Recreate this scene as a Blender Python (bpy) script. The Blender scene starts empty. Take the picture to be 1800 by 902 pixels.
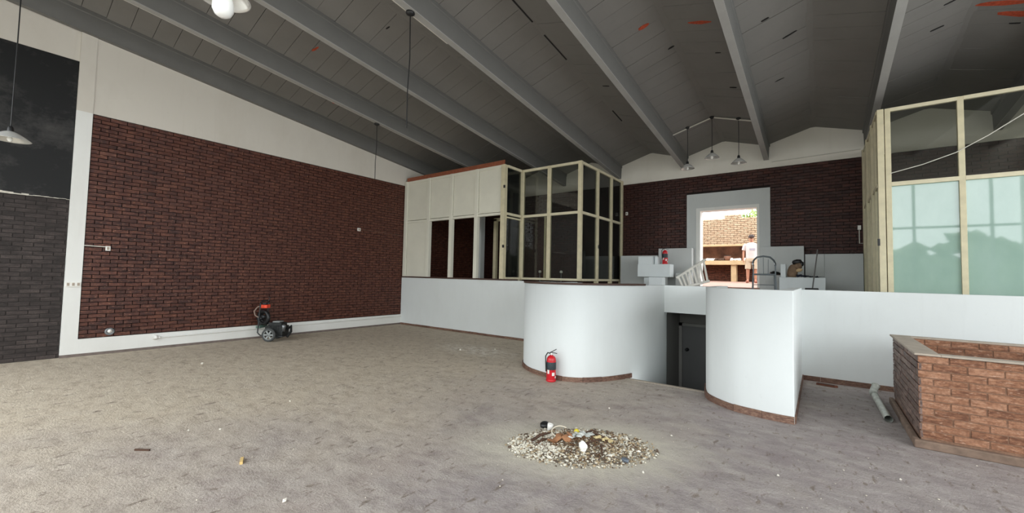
import bpy, bmesh, math, random
from mathutils import Vector, Matrix

random.seed(7)
scene = bpy.context.scene
COL = scene.collection
PI = math.pi

# ------------------------------------------------------------------ camera
FPX, YAW, PITCH, ROLL = 722.03, math.radians(36.859), math.radians(2.618), math.radians(1.19865)
CAMP = Vector((0.0, 0.0, 1.7))
fwd = Vector((-math.sin(YAW) * math.cos(PITCH), math.cos(YAW) * math.cos(PITCH), math.sin(PITCH)))
right0 = Vector((math.cos(YAW), math.sin(YAW), 0))
up0 = right0.cross(fwd)
camR = math.cos(ROLL) * right0 + math.sin(ROLL) * up0
camU = -math.sin(ROLL) * right0 + math.cos(ROLL) * up0
cd = bpy.data.cameras.new('camera')
cam = bpy.data.objects.new('camera', cd)
COL.objects.link(cam)
cd.sensor_fit = 'HORIZONTAL'
cd.sensor_width = 36.0
cd.lens = 36.0 * FPX / 1800.0
cd.clip_start = 0.05
cd.clip_end = 300
M = Matrix((camR, camU, -fwd)).transposed().to_4x4()
M.translation = CAMP
cam.matrix_world = M
scene.camera = cam

# ------------------------------------------------------------------ world, daylight, exposure
w = bpy.data.worlds.new('overcast_sky')
scene.world = w
w.use_nodes = True
bg = w.node_tree.nodes['Background']
bg.inputs['Color'].default_value = (0.93, 0.975, 1.0, 1)
bg.inputs['Strength'].default_value = 1.0
vs = scene.view_settings
vs.view_transform = 'Standard'
vs.look = 'None'
vs.gamma = 1.0
vs.use_curve_mapping = False
vs.exposure = 2.46
scene.cycles.max_bounces = 10
scene.cycles.diffuse_bounces = 6
scene.cycles.glossy_bounces = 4
scene.cycles.transparent_max_bounces = 16
scene.cycles.sample_clamp_indirect = 6.0
# the glazed street front behind the camera guides daylight sampling
ld = bpy.data.lights.new('street_front_portal', 'AREA')
ld.shape = 'RECTANGLE'
ld.size = 17.0
ld.size_y = 5.6
ld.cycles.is_portal = True
lo = bpy.data.objects.new('street_front_portal', ld)
COL.objects.link(lo)
lo.location = (-2.9, -2.75, 2.8)
lo.rotation_euler = (math.radians(90), 0, 0)


ld = bpy.data.lights.new('added_window_portal', 'AREA')  # daylight guide for the added, unseen side window
ld.shape = 'RECTANGLE'
ld.size = 10.6
ld.size_y = 4.3
ld.cycles.is_portal = True
lo = bpy.data.objects.new('added_window_portal', ld)
COL.objects.link(lo)
lo.location = (5.9, 3.1, 3.05)
lo.rotation_euler = (math.radians(90), 0, math.radians(90))


# ------------------------------------------------------------------ helpers
def srgb(r, g, b):
    f = lambda c: (c / 255 / 12.92) if c / 255 <= 0.04045 else ((c / 255 + 0.055) / 1.055) ** 2.4
    return (f(r), f(g), f(b), 1.0)


class MB:
    """collects geometry for one mesh"""

    def __init__(self):
        self.v = []
        self.f = []
        self.smooth = []

    def add(self, verts, faces, smooth=False):
        o = len(self.v)
        self.v += [tuple(p) for p in verts]
        self.f += [tuple(i + o for i in f) for f in faces]
        self.smooth += [smooth] * len(faces)
        return self

    def box(self, x0, x1, y0, y1, z0, z1):
        v = [(x0, y0, z0), (x1, y0, z0), (x1, y1, z0), (x0, y1, z0), (x0, y0, z1), (x1, y0, z1), (x1, y1, z1), (x0, y1, z1)]
        return self.add(v, [(0, 3, 2, 1), (4, 5, 6, 7), (0, 1, 5, 4), (1, 2, 6, 5), (2, 3, 7, 6), (3, 0, 4, 7)])

    def obox(self, c, ax, ay, az, hx, hy, hz):
        c = Vector(c); ax = Vector(ax) * hx; ay = Vector(ay) * hy; az = Vector(az) * hz
        v = [c - ax - ay - az, c + ax - ay - az, c + ax + ay - az, c - ax + ay - az, c - ax - ay + az, c + ax - ay + az, c + ax + ay + az, c - ax + ay + az]
        return self.add(v, [(0, 3, 2, 1), (4, 5, 6, 7), (0, 1, 5, 4), (1, 2, 6, 5), (2, 3, 7, 6), (3, 0, 4, 7)])

    def prism(self, poly, axis, a0, a1):
        """extrude a 2d polygon; axis 'x': poly=(y,z), 'y': poly=(x,z), 'z': poly=(x,y)"""
        n = len(poly)
        mk = {'x': lambda p, a: (a, p[0], p[1]), 'y': lambda p, a: (p[0], a, p[1]), 'z': lambda p, a: (p[0], p[1], a)}[axis]
        v = [mk(p, a0) for p in poly] + [mk(p, a1) for p in poly]
        f = [tuple(range(n))[::-1], tuple(range(n, 2 * n))] + [(i, (i + 1) % n, n + (i + 1) % n, n + i) for i in range(n)]
        return self.add(v, f)

    def tube(self, pts, r, seg=8, caps=True):
        pts = [Vector(p) for p in pts]
        rs = r if isinstance(r, (list, tuple)) else [r] * len(pts)
        rings = []
        prev = None
        for i, p in enumerate(pts):
            t = (pts[min(i + 1, len(pts) - 1)] - pts[max(i - 1, 0)]).normalized()
            if prev is None:
                a = Vector((0, 0, 1)) if abs(t.z) < 0.9 else Vector((1, 0, 0))
                n = t.cross(a).normalized()
            else:
                n = (prev - t * prev.dot(t))
                n = n.normalized() if n.length > 1e-6 else t.orthogonal().normalized()
            prev = n
            b = t.cross(n)
            rings.append([p + (n * math.cos(2 * PI * k / seg) + b * math.sin(2 * PI * k / seg)) * rs[i] for k in range(seg)])
        v = [q for R_ in rings for q in R_]
        f = []
        for i in range(len(rings) - 1):
            for k in range(seg):
                f.append((i * seg + k, i * seg + (k + 1) % seg, (i + 1) * seg + (k + 1) % seg, (i + 1) * seg + k))
        self.add(v, f, True)
        if caps:
            self.add(rings[0], [tuple(range(seg))[::-1]])
            self.add(rings[-1], [tuple(range(seg))])
        return self

    def lathe(self, prof, c=(0, 0, 0), seg=24, axis=(0, 0, 1), smooth=True):
        """prof: list of (r, h) along axis from c"""
        axis = Vector(axis).normalized()
        n = axis.orthogonal().normalized()
        b = axis.cross(n)
        c = Vector(c)
        v = []
        for r, hh in prof:
            for k in range(seg):
                a = 2 * PI * k / seg
                v.append(c + axis * hh + (n * math.cos(a) + b * math.sin(a)) * r)
        f = []
        for i in range(len(prof) - 1):
            for k in range(seg):
                f.append((i * seg + k, i * seg + (k + 1) % seg, (i + 1) * seg + (k + 1) % seg, (i + 1) * seg + k))
        return self.add(v, f, smooth)

    def torus(self, c, R_, r, axis=(0, 0, 1), seg=24, rs=8, arc=2 * PI, start=0):
        axis = Vector(axis).normalized()
        n = axis.orthogonal().normalized()
        b = axis.cross(n)
        pts = []
        m = seg + (0 if arc >= 2 * PI - 1e-4 else 1)
        for k in range(m):
            a = start + arc * k / seg
            pts.append(Vector(c) + (n * math.cos(a) + b * math.sin(a)) * R_)
        if arc >= 2 * PI - 1e-4:
            pts.append(pts[0]); pts.append(pts[1])
        return self.tube(pts, r, rs, caps=arc < 2 * PI - 1e-4)

    def rock(self, c, sx, sy, sz, rng, n=0):
        """an uneven low stone of 8..20 triangles"""
        c = Vector(c)
        base = [(1, 0, 0), (-1, 0, 0), (0, 1, 0), (0, -1, 0), (0, 0, 1), (0, 0, -1)]
        q = Matrix.Rotation(rng.uniform(0, 6.28), 3, 'Z') @ Matrix.Rotation(rng.uniform(-.7, .7), 3, 'X')
        v = [c + q @ Vector((p[0] * sx * rng.uniform(.7, 1.2), p[1] * sy * rng.uniform(.7, 1.2), p[2] * sz * rng.uniform(.7, 1.2))) for p in base]
        return self.add(v, [(0, 2, 4), (2, 1, 4), (1, 3, 4), (3, 0, 4), (2, 0, 5), (1, 2, 5), (3, 1, 5), (0, 3, 5)])

    def lump(self, c, sx, sy, sz, rng):
        """a rounder uneven stone of 80 triangles"""
        bm = bmesh.new()
        bmesh.ops.create_icosphere(bm, subdivisions=2, radius=1.0)
        q = Matrix.Rotation(rng.uniform(0, 6.28), 3, 'Z') @ Matrix.Rotation(rng.uniform(-.6, .6), 3, 'X')
        ph = [rng.uniform(0, 6) for _ in range(3)]
        v = []
        for p in bm.verts:
            k = 1 + .16 * math.sin(3.1 * p.co.x + ph[0]) + .14 * math.sin(3.7 * p.co.y + ph[1]) + .12 * math.sin(4.1 * p.co.z + ph[2])
            d = p.co * k
            v.append(Vector(c) + q @ Vector((d.x * sx, d.y * sy, d.z * sz)))
        f = [tuple(x.index for x in p.verts) for p in bm.faces]
        bm.free()
        return self.add(v, f)

    def mesh(self, name):
        m = bpy.data.meshes.new(name)
        m.from_pydata(self.v, [], self.f)
        m.polygons.foreach_set('use_smooth', self.smooth)
        m.update()
        return m

    def build(self, name, mat, parent=None, bevel=0.0, seg=2):
        m = self.mesh(name)
        return link(name, m, mat, parent, bevel, seg)


def link(name, me, mat, parent=None, bevel=0.0, seg=2):
    if mat is not None and not me.materials:
        me.materials.append(mat)
    o = bpy.data.objects.new(name, me)
    COL.objects.link(o)
    if parent is not None:
        o.parent = parent
    if bevel:
        b = o.modifiers.new('bevel', 'BEVEL')
        b.width = bevel
        b.segments = seg
        b.limit_method = 'ANGLE'
    return o


def bx(name, mat, parent, x0, x1, y0, y1, z0, z1, bevel=0.0):
    return MB().box(min(x0, x1), max(x0, x1), min(y0, y1), max(y0, y1), min(z0, z1), max(z0, z1)).build(name, mat, parent, bevel)


def thing(name, label, cat, loc=(0, 0, 0), rz=0, group=None):
    o = bpy.data.objects.new(name, None)
    COL.objects.link(o)
    o.location = loc
    o.rotation_euler = (0, 0, rz)
    o.empty_display_size = 0.1
    if cat: o['kind'] = 'thing'
    return tag(o, label, cat, group)


def tag(o, label, cat, group=None, kind=None):
    if label: o['label'] = label
    if cat: o['category'] = cat
    if group: o['group'] = group
    if kind: o['kind'] = kind
    return o


def struct(o, label=None, cat=None):
    o['kind'] = 'structure'
    if label: o['label'] = label
    if cat: o['category'] = cat
    return o


def proj(p):
    d = Vector(p) - CAMP
    z = d.dot(fwd)
    if z < 0.05: return None
    return 900 + FPX * d.dot(camR) / z, 451 - FPX * d.dot(camU) / z


def in_view(p, m=12):
    q = proj(p)
    return q is not None and -m < q[0] < 1800 + m and -m < q[1] < 902 + m


# ------------------------------------------------------------------ materials
class NT:
    def __init__(self, name):
        self.m = bpy.data.materials.new(name)
        self.m.use_nodes = True
        self.nt = self.m.node_tree
        self.b = self.nt.nodes['Principled BSDF']

    def n(self, t, **kw):
        nd = self.nt.nodes.new(t)
        for k, v in kw.items():
            if k.startswith('i_'):
                nd.inputs[k[2:].replace('_', ' ')].default_value = v
            else:
                setattr(nd, k, v)
        return nd

    def l(self, a, b):
        self.nt.links.new(a, b)

    def pos(self, scale=(1, 1, 1), rot=(0, 0, 0)):
        g = self.n('ShaderNodeNewGeometry')
        mp = self.n('ShaderNodeMapping')
        mp.inputs['Scale'].default_value = scale
        mp.inputs['Rotation'].default_value = rot
        self.l(g.outputs['Position'], mp.inputs['Vector'])
        return mp.outputs[0]

    def obj(self, scale=(1, 1, 1)):
        g = self.n('ShaderNodeTexCoord')
        mp = self.n('ShaderNodeMapping')
        mp.inputs['Scale'].default_value = scale
        self.l(g.outputs['Object'], mp.inputs['Vector'])
        return mp.outputs[0]

    def noise(self, vec, scale, detail=4, rough=.6):
        n = self.n('ShaderNodeTexNoise')
        n.inputs['Scale'].default_value = scale
        n.inputs['Detail'].default_value = detail
        n.inputs['Roughness'].default_value = rough
        self.l(vec, n.inputs['Vector'])
        return n.outputs['Fac']

    def ramp(self, fac, stops):
        r = self.n('ShaderNodeValToRGB')
        e = r.color_ramp.elements
        while len(e) < len(stops): e.new(0.5)
        for el, (p, c) in zip(e, stops):
            el.position = p
            el.color = c if isinstance(c, (tuple, list)) else (c, c, c, 1)
        self.l(fac, r.inputs[0])
        return r.outputs[0]

    def mix(self, fac, a, b, mode='MIX'):
        m = self.n('ShaderNodeMix')
        m.data_type = 'RGBA'
        m.blend_type = mode
        for s, v in ((m.inputs[0], fac), (m.inputs[6], a), (m.inputs[7], b)):
            if hasattr(v, 'links') or isinstance(v, bpy.types.NodeSocket): self.l(v, s)
            elif isinstance(v, (int, float)) and s.type == 'RGBA': s.default_value = (v, v, v, 1)
            else: s.default_value = v
        return m.outputs[2]

    def math(self, op, a, b=0.5, clamp=False):
        m = self.n('ShaderNodeMath', operation=op, use_clamp=clamp)
        for s, v in ((m.inputs[0], a), (m.inputs[1], b)):
            if isinstance(v, bpy.types.NodeSocket): self.l(v, s)
            else: s.default_value = v
        return m.outputs[0]

    def bump(self, h, strength=.3, dist=.01):
        b = self.n('ShaderNodeBump')
        b.inputs['Strength'].default_value = strength
        b.inputs['Distance'].default_value = dist
        self.l(h, b.inputs['Height'])
        self.l(b.outputs[0], self.b.inputs['Normal'])

    def done(self, base=None, rough=.6, metal=0.0, spec=.5):
        if base is not None:
            if isinstance(base, bpy.types.NodeSocket): self.l(base, self.b.inputs['Base Color'])
            else: self.b.inputs['Base Color'].default_value = base
        if isinstance(rough, bpy.types.NodeSocket): self.l(rough, self.b.inputs['Roughness'])
        else: self.b.inputs['Roughness'].default_value = rough
        self.b.inputs['Metallic'].default_value = metal
        self.b.inputs['Specular IOR Level'].default_value = spec
        return self.m


def plain(name, col, rough=.6, metal=0.0, var=.12, scale=6.0, spec=.5, bump=0.0, bscale=80, space='pos'):
    t = NT(name)
    v = t.pos() if space == 'pos' else t.obj()
    f = t.noise(v, scale, 5)
    lo = tuple(c * (1 - var) for c in col[:3]) + (1,)
    hi = tuple(min(1, c * (1 + var)) for c in col[:3]) + (1,)
    base = t.ramp(f, [(.3, lo), (.7, hi)])
    if bump:
        t.bump(t.noise(v, bscale, 3), bump, .005)
    return t.done(base, rough, metal, spec)


def plaster(name, col, stain, amount=.35, rough=.75):
    t = NT(name)
    v = t.pos()
    f1 = t.noise(t.pos((.7, .7, .35)), 1.3, 5, .65)
    base = t.mix(t.ramp(f1, [(.45, 0.0), (.8, amount)]), col, stain)
    f2 = t.noise(v, 14, 4)
    base = t.mix(t.ramp(f2, [(.66, 0.0), (.76, amount * .5)]), base, stain)
    f3 = t.noise(t.pos((3, 3, .25)), 3.0, 3)
    base = t.mix(t.ramp(f3, [(.6, 0.0), (.8, amount * .4)]), base, stain)
    t.bump(t.noise(v, 60, 4), .08, .01)
    return t.done(base, rough, 0, .3)


def brickmat(name, c1, c2, c3, rough=.5, scale=5.0, spec=.4, chip=None):
    t = NT(name)
    v = t.pos()
    oi = t.n('ShaderNodeObjectInfo')
    f = t.noise(t.pos((1, 1, 3.2)), scale, 3, .7)
    f = t.math('ADD', f, t.math('MULTIPLY', t.math('SUBTRACT', oi.outputs['Random'], .5), .22))
    base = t.ramp(f, [(.32, c1), (.5, c2), (.72, c3)])
    g = t.noise(v, 45, 4)
    base = t.mix(t.ramp(g, [(.35, .5), (.62, 0.0)]), base, c1)
    if chip:
        k = t.noise(t.pos((6, 6, 22)), 2.6, 3, .6)
        base = t.mix(t.ramp(k, [(.60, 0.0), (.68, .75)]), base, chip)
    t.bump(t.noise(v, 90, 3), .35, .006)
    return t.done(base, t.ramp(g, [(.3, rough - .12), (.7, rough + .15)]), 0, spec)


def glassmat(name, tint, film=0.0, film_col=(.5, .6, .55, 1)):
    t = NT(name)
    nt = t.nt
    out = nt.nodes['Material Output']
    nt.nodes.remove(t.b)
    tr = t.n('ShaderNodeBsdfTransparent')
    tr.inputs[0].default_value = tint
    gl = t.n('ShaderNodeBsdfGlossy')
    gl.inputs['Roughness'].default_value = .02
    fr = t.n('ShaderNodeFresnel')
    fr.inputs[0].default_value = 1.5
    mx = t.n('ShaderNodeMixShader')
    t.l(fr.outputs[0], mx.inputs[0]); t.l(tr.outputs[0], mx.inputs[1]); t.l(gl.outputs[0], mx.inputs[2])
    last = mx.outputs[0]
    if film:
        df = t.n('ShaderNodeBsdfDiffuse')
        df.inputs[0].default_value = film_col
        f = t.noise(t.pos((1, 1, .6)), 2.2, 5, .65)
        a = t.ramp(f, [(.35, film * .5), (.7, film)])
        m2 = t.n('ShaderNodeMixShader')
        t.l(a, m2.inputs[0]); t.l(last, m2.inputs[1]); t.l(df.outputs[0], m2.inputs[2])
        last = m2.outputs[0]
    t.l(last, out.inputs['Surface'])
    return t.m


WHITE = plaster('white_plaster', srgb(226, 226, 222), srgb(176, 170, 158), .22)
WHITE_UP = plaster('cream_shaded_white_plaster', srgb(210, 204, 194), srgb(178, 169, 155), .35)  # upper side wall's dim warm light put into the white plaster's colour
GABLE = plaster('back_gable_plaster', srgb(226, 221, 211), srgb(190, 182, 168), .3)
STAGEWHITE = plaster('stage_white_plaster', srgb(218, 222, 221), srgb(182, 181, 176), .2)
GREYPL = plaster('grey_plaster', srgb(196, 199, 198), srgb(150, 150, 146), .25)
BLOCKPL = plaster('pale_block_plaster', srgb(218, 224, 225), srgb(160, 164, 164), .25)
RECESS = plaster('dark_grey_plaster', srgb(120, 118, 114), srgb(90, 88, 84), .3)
CEILGREY = plaster('ceiling_grey_paint', srgb(128, 125, 121), srgb(110, 107, 103), .5, .8)
BEAMGREY = plain('beam_grey_paint', srgb(106, 105, 102), .7, var=.06, scale=2)
JOINTGREY = plain('ceiling_joint_grey', srgb(98, 96, 93), .85)
SOFFIT = plain('bare_soffit_grey', srgb(158, 156, 152), .75, var=.06, scale=3)
CLAY = plain('bare_clay', srgb(176, 74, 46), .8, var=.3, scale=30)
SLOT = plain('open_slot_dark', srgb(34, 32, 31), .9)
CREAM = plain('cream_frame_paint', srgb(206, 196, 164), .5, var=.1, scale=7)
CREAM2 = plain('cream_rail_paint', srgb(212, 203, 174), .5, var=.08, scale=7)
PANELW = plain('white_panel_paint', srgb(222, 219, 204), .55, var=.04, scale=2)
REDWOOD = plain('red_brown_wood', srgb(140, 78, 52), .6, var=.2, scale=12)
DARKWOOD = plain('dark_brown_wood', srgb(72, 52, 44), .6, var=.2, scale=12)
BLACKPAINT_N = NT('black_paint')
_v = BLACKPAINT_N.pos()
_f = BLACKPAINT_N.noise(BLACKPAINT_N.pos((1, 1.2, 1.6)), 1.2, 6, .7)
_b = BLACKPAINT_N.ramp(_f, [(.5, srgb(20, 20, 20)), (.8, srgb(70, 68, 66))])
BLACKPAINT = BLACKPAINT_N.done(_b, .55, 0, .3)
BRICK_L = brickmat('brown_varnished_brick', srgb(54, 28, 22), srgb(82, 45, 35), srgb(114, 70, 54), .5, 5.0, .35, srgb(156, 112, 90))
BRICK_B = brickmat('dark_brown_brick', srgb(46, 22, 18), srgb(64, 31, 24), srgb(88, 48, 37), .5, 4.0, .3, srgb(128, 92, 72))
MORTAR_D = plain('dark_raked_mortar', srgb(30, 18, 15), .9, var=.3, scale=20)
BRICK_K = brickmat('charcoal_painted_brick', srgb(46, 41, 39), srgb(60, 53, 51), srgb(80, 71, 68), .65, 3.0, .25)
MORTAR_K = plain('charcoal_mortar', srgb(48, 43, 41), .9)
BRICK_P = brickmat('orange_planter_brick', srgb(104, 70, 54), srgb(150, 107, 82), srgb(176, 134, 108), .75, 11.0, .2, srgb(186, 154, 132))
MORTAR_P = plain('brown_planter_mortar', srgb(132, 100, 80), .9, var=.3, scale=30)
PLINTH = plain('dusty_plinth', srgb(122, 102, 88), .85, var=.25, scale=10)
CAPP = plain('grey_coping', srgb(168, 156, 142), .8, var=.12, scale=8)
BRICK_O = brickmat('pale_yard_brick', srgb(124, 96, 74), srgb(180, 154, 126), srgb(204, 182, 154), .8, 6.0, .2)
MORTAR_O = plain('yard_mortar', srgb(128, 108, 88), .9)
BRICK_S = brickmat('sooty_yard_brick', srgb(66, 40, 30), srgb(96, 58, 42), srgb(126, 80, 60), .8, 6.0, .2)
SKIRT = brickmat('brown_skirting_tile', srgb(88, 64, 54), srgb(116, 88, 75), srgb(146, 116, 98), .65, 14.0, .3)
SKIRTG = plain('grey_skirting', srgb(112, 100, 94), .7, var=.2, scale=12)
CLEAR = glassmat('dusty_clear_glass', (.84, .85, .82, 1), .025, (.30, .31, .28, 1))
CONDUIT = plain('white_conduit', srgb(206, 202, 192), .5, var=.05)
BLACKP = plain('black_plastic', srgb(24, 24, 25), .45, var=.2)
STEEL = plain('grey_steel', srgb(120, 122, 124), .4, .7, var=.15)
ALU = plain('spun_aluminium', srgb(226, 226, 222), .25, .45, var=.05, scale=20)
OPAL = plain('opal_bulb_glass', srgb(240, 240, 236), .25, 0, var=.01)
REDP = plain('extinguisher_red', srgb(196, 30, 40), .35, 0, var=.08)
WHITEP = plain('white_plastic', srgb(232, 230, 224), .45, 0, var=.03)
LABELB = plain('dark_printed_label', srgb(46, 56, 60), .6, var=.5, scale=60)

# frosted green lower panes, glossy face
_t = NT('pale_green_film_glass')
_f = _t.noise(_t.pos((1, 1, .5)), 2.0, 5)
_b = _t.ramp(_f, [(.3, srgb(142, 168, 156)), (.7, srgb(158, 182, 171))])
FILM = _t.done(_b, .03, 0, .75)

# dusty concrete floor
_t = NT('dusty_concrete_floor')
P_ = _t.n('ShaderNodeNewGeometry').outputs['Position']
sep = _t.n('ShaderNodeSeparateXYZ'); _t.l(P_, sep.inputs[0])
X_, Y_ = sep.outputs[0], sep.outputs[1]
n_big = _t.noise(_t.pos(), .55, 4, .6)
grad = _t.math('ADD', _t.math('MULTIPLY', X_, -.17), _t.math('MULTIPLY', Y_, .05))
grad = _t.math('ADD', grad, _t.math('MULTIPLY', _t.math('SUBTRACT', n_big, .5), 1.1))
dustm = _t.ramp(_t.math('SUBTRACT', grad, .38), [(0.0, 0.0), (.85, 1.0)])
n_mid = _t.noise(_t.pos((1, 1.9, 1), (0, 0, -.64)), 3.6, 8, .74)
n_dab = _t.noise(_t.pos((2.6, 1, 1), (0, 0, .25)), 6.0, 4, .6)
n_fine = _t.noise(_t.pos(), 55, 5, .7)
n_sw = _t.noise(_t.pos((1, 1, 1)), 1.4, 5, .6)
conc = _t.ramp(n_mid, [(.3, srgb(136, 127, 125)), (.5, srgb(163, 154, 151)), (.72, srgb(186, 178, 173))])
conc = _t.mix(_t.ramp(n_sw, [(.5, 0.0), (.7, .35)]), conc, srgb(142, 125, 129))
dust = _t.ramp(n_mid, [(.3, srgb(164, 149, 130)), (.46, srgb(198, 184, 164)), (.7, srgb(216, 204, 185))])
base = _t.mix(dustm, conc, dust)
base = _t.mix(_t.ramp(n_dab, [(.33, .75), (.41, 0.0)]), base, srgb(118, 105, 92))
base = _t.mix(_t.ramp(n_fine, [(.3, .28), (.55, 0.0)]), base, srgb(104, 94, 86))
base = _t.mix(_t.ramp(n_fine, [(.64, 0.0), (.72, .6)]), base, srgb(216, 210, 200))
# broom sweep marks fanning out from the rubble heap
dx = _t.math('ADD', X_, 1.95); dy = _t.math('SUBTRACT', Y_, 3.8)
ang = _t.math('ARCTAN2', dy, dx)
rad = _t.math('SQRT', _t.math('ADD', _t.math('MULTIPLY', dx, dx), _t.math('MULTIPLY', dy, dy)))
cmb = _t.n('ShaderNodeCombineXYZ')
_t.l(_t.math('MULTIPLY', _t.math('ADD', ang, _t.math('MULTIPLY', rad, .35)), 1.7), cmb.inputs[0]); _t.l(_t.math('MULTIPLY', rad, .7), cmb.inputs[1])
sw = _t.noise(cmb.outputs[0], 2.6, 5, .6)
fall = _t.ramp(_t.math('DIVIDE', rad, 4.0), [(.12, .5), (.9, 0.0)])
swm = _t.math('MULTIPLY', _t.ramp(sw, [(.45, 0.0), (.68, 1.0)]), fall)
base = _t.mix(swm, base, srgb(182, 172, 160))
swd = _t.math('MULTIPLY', _t.ramp(sw, [(.32, 1.0), (.46, 0.0)]), fall)
base = _t.mix(swd, base, srgb(126, 116, 114))
# chalky spill
sx = _t.math('ADD', X_, 6.2); sy = _t.math('SUBTRACT', Y_, 7.0)
sr = _t.math('SQRT', _t.math('ADD', _t.math('MULTIPLY', _t.math('MULTIPLY', sx, sx), .35), _t.math('MULTIPLY', _t.math('MULTIPLY', sy, sy), 1.6)))
spl = _t.math('MULTIPLY', _t.ramp(sr, [(.1, 1.0), (.85, 0.0)]), _t.ramp(_t.noise(_t.pos((1, 1.6, 1)), 5.0, 7, .75), [(.46, 0.0), (.58, 1.0)]))
base = _t.mix(spl, base, srgb(240, 234, 224))
# plaster dust spread round the heap
hu = _t.math('ADD', _t.math('MULTIPLY', dx, .80), _t.math('MULTIPLY', dy, .60))
hv = _t.math('SUBTRACT', _t.math('MULTIPLY', dy, .80), _t.math('MULTIPLY', dx, .60))
hr = _t.math('SQRT', _t.math('ADD', _t.math('POWER', _t.math('DIVIDE', hu, .80), 2.0), _t.math('POWER', _t.math('DIVIDE', hv, .52), 2.0)))
hn = _t.math('ADD', hr, _t.math('MULTIPLY', _t.math('SUBTRACT', sw, .5), 1.6))
base = _t.mix(_t.ramp(_t.math('MULTIPLY', hn, .5), [(.42, .9), (.85, 0.0)]), base, srgb(204, 197, 181))
_t.bump(_t.math('ADD', _t.math('ADD', n_mid, _t.math('MULTIPLY', n_fine, .6)), _t.math('MULTIPLY', n_dab, .6)), .6, .045)
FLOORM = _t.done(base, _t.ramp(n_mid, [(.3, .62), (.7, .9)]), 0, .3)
YARD = plain('pink_yard_paving', srgb(158, 124, 110), .8, var=.12)
STAGEF = plain('stage_floor_screed', srgb(150, 140, 130), .7, var=.12)
OUTG = plain('street_paving', srgb(168, 164, 156), .85, var=.1)

# ------------------------------------------------------------------ dimensions
XL, YS, YB, ZS = -11.21, 8.82, 12.5, 1.555
YF = -2.6
XR = 5.6
BAY = 2.012
BX = [-11.15 + BAY * i for i in range(9)]          # beam centres
zb = lambda y: 6.30 - 0.115 * y                     # beam soffit
zv = lambda y: zb(y) + 0.39                         # valley of the folded roof
zr = lambda y: zv(y) + 0.30                         # ridge
STZ = 1.40                                          # stage floor


# ------------------------------------------------------------------ brickwork
def brickwork(parent, org, u, n, ulen, z0, z1, mat, L=.235, H=.062, J=.013, D=.03, holes=(), nparts=300, rng=None, name='brick', seen=None, jitter=.004, tilt=.06):
    """running bond on a vertical face; org = point at u=0,z=0 on the mortar plane; bricks stand D proud.
    The largest-showing whole bricks become single parts, the rest one joined part."""
    rng = rng or random.Random(3)
    org = Vector(org); u = Vector(u); n = Vector(n); zax = Vector((0, 0, 1))
    pl = L + J; ph = H + J
    rows = int((z1 - z0) / ph + .5)
    ph = (z1 - z0) / rows
    Hh = ph - J
    full = []; cut = []
    for r in range(rows):
        za = z0 + r * ph + J / 2; zc = za + Hh
        s = -(pl / 2 if r % 2 else 0) - rng.uniform(0, .02)
        while s < ulen:
            a, b = s + J / 2, s + pl - J / 2
            s += pl
            ivs = [(max(a, 0), min(b, ulen))]
            for (h0, h1, hz0, hz1) in holes:
                if zc > hz0 + .004 and za < hz1 - .004:
                    nv = []
                    for (p, q) in ivs:
                        if q <= h0 or p >= h1: nv.append((p, q))
                        else:
                            if p < h0: nv.append((p, h0))
                            if q > h1: nv.append((h1, q))
                    ivs = nv
            for (p, q) in ivs:
                if q - p < .02: continue
                e = (p, q, za, zc, rng.uniform(-jitter, jitter))
                (full if q - p > L - .002 else cut).append(e)
    def ctr(e): return org + u * ((e[0] + e[1]) / 2) + zax * ((e[2] + e[3]) / 2)
    vis = [e for e in full if in_view(ctr(e)) and (seen is None or seen(ctr(e)))]
    vis.sort(key=lambda e: (ctr(e) - CAMP).length)
    pick = set(id(e) for e in vis[:nparts])
    tmpl = MB().obox((0, 0, 0), u, n, zax, L / 2, (D + .01) / 2, Hh / 2).mesh(name)
    tmpl.materials.append(mat)
    mb = MB(); cnt = 0
    for e in full + cut:
        c = ctr(e) + n * ((D - .01) / 2 + e[4])
        if id(e) in pick:
            o = bpy.data.objects.new(name, tmpl)
            COL.objects.link(o)
            o.parent = parent
            o.location = c
            o.rotation_euler = (rng.uniform(-1, 1) * tilt * abs(u.x), rng.uniform(-1, 1) * tilt * abs(u.y), rng.uniform(-.012, .012))
        else:
            ta = rng.uniform(-1, 1) * tilt; n2 = n * math.cos(ta) + zax * math.sin(ta); z2 = zax * math.cos(ta) - n * math.sin(ta)
            mb.obox(c, u, n2, z2, (e[1] - e[0]) / 2, (D + .01) / 2, Hh / 2)
            cnt += 1
    if cnt:
        s = mb.build('small_bricks', mat, parent)
        s['kind'] = 'stuff'


# ------------------------------------------------------------------ floor, ground
fl = MB()
fl.box(XL - .3, XR, YF, 6.80, -.12, 0)
fl.box(XL - .3, -2.68, 6.80, YB, -.12, 0)
fl.box(-1.34, XR, 6.80, YB, -.12, 0)
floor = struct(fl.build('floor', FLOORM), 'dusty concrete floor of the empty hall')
lip = bx('stair_edge', CAPP, floor, -2.66, -1.40, 6.76, 6.84, -.02, .006)
# stair going down between the curved walls
for i in range(6):
    bx('stair_step', RECESS, floor, -2.62, -1.42, 6.84 + .25 * i, 6.84 + .25 * (i + 1), -1.4, -.2 * (i + 1))
bx('stair_landing', RECESS, floor, -2.46, -1.48, 8.34, 9.6, -1.45, -1.22)
ground = struct(MB().box(-40, 40, -45, YF - .02, -.3, -.06).build('ground', OUTG), 'pale street paving outside the hall front')

# ------------------------------------------------------------------ left wall
wl = MB()
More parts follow.
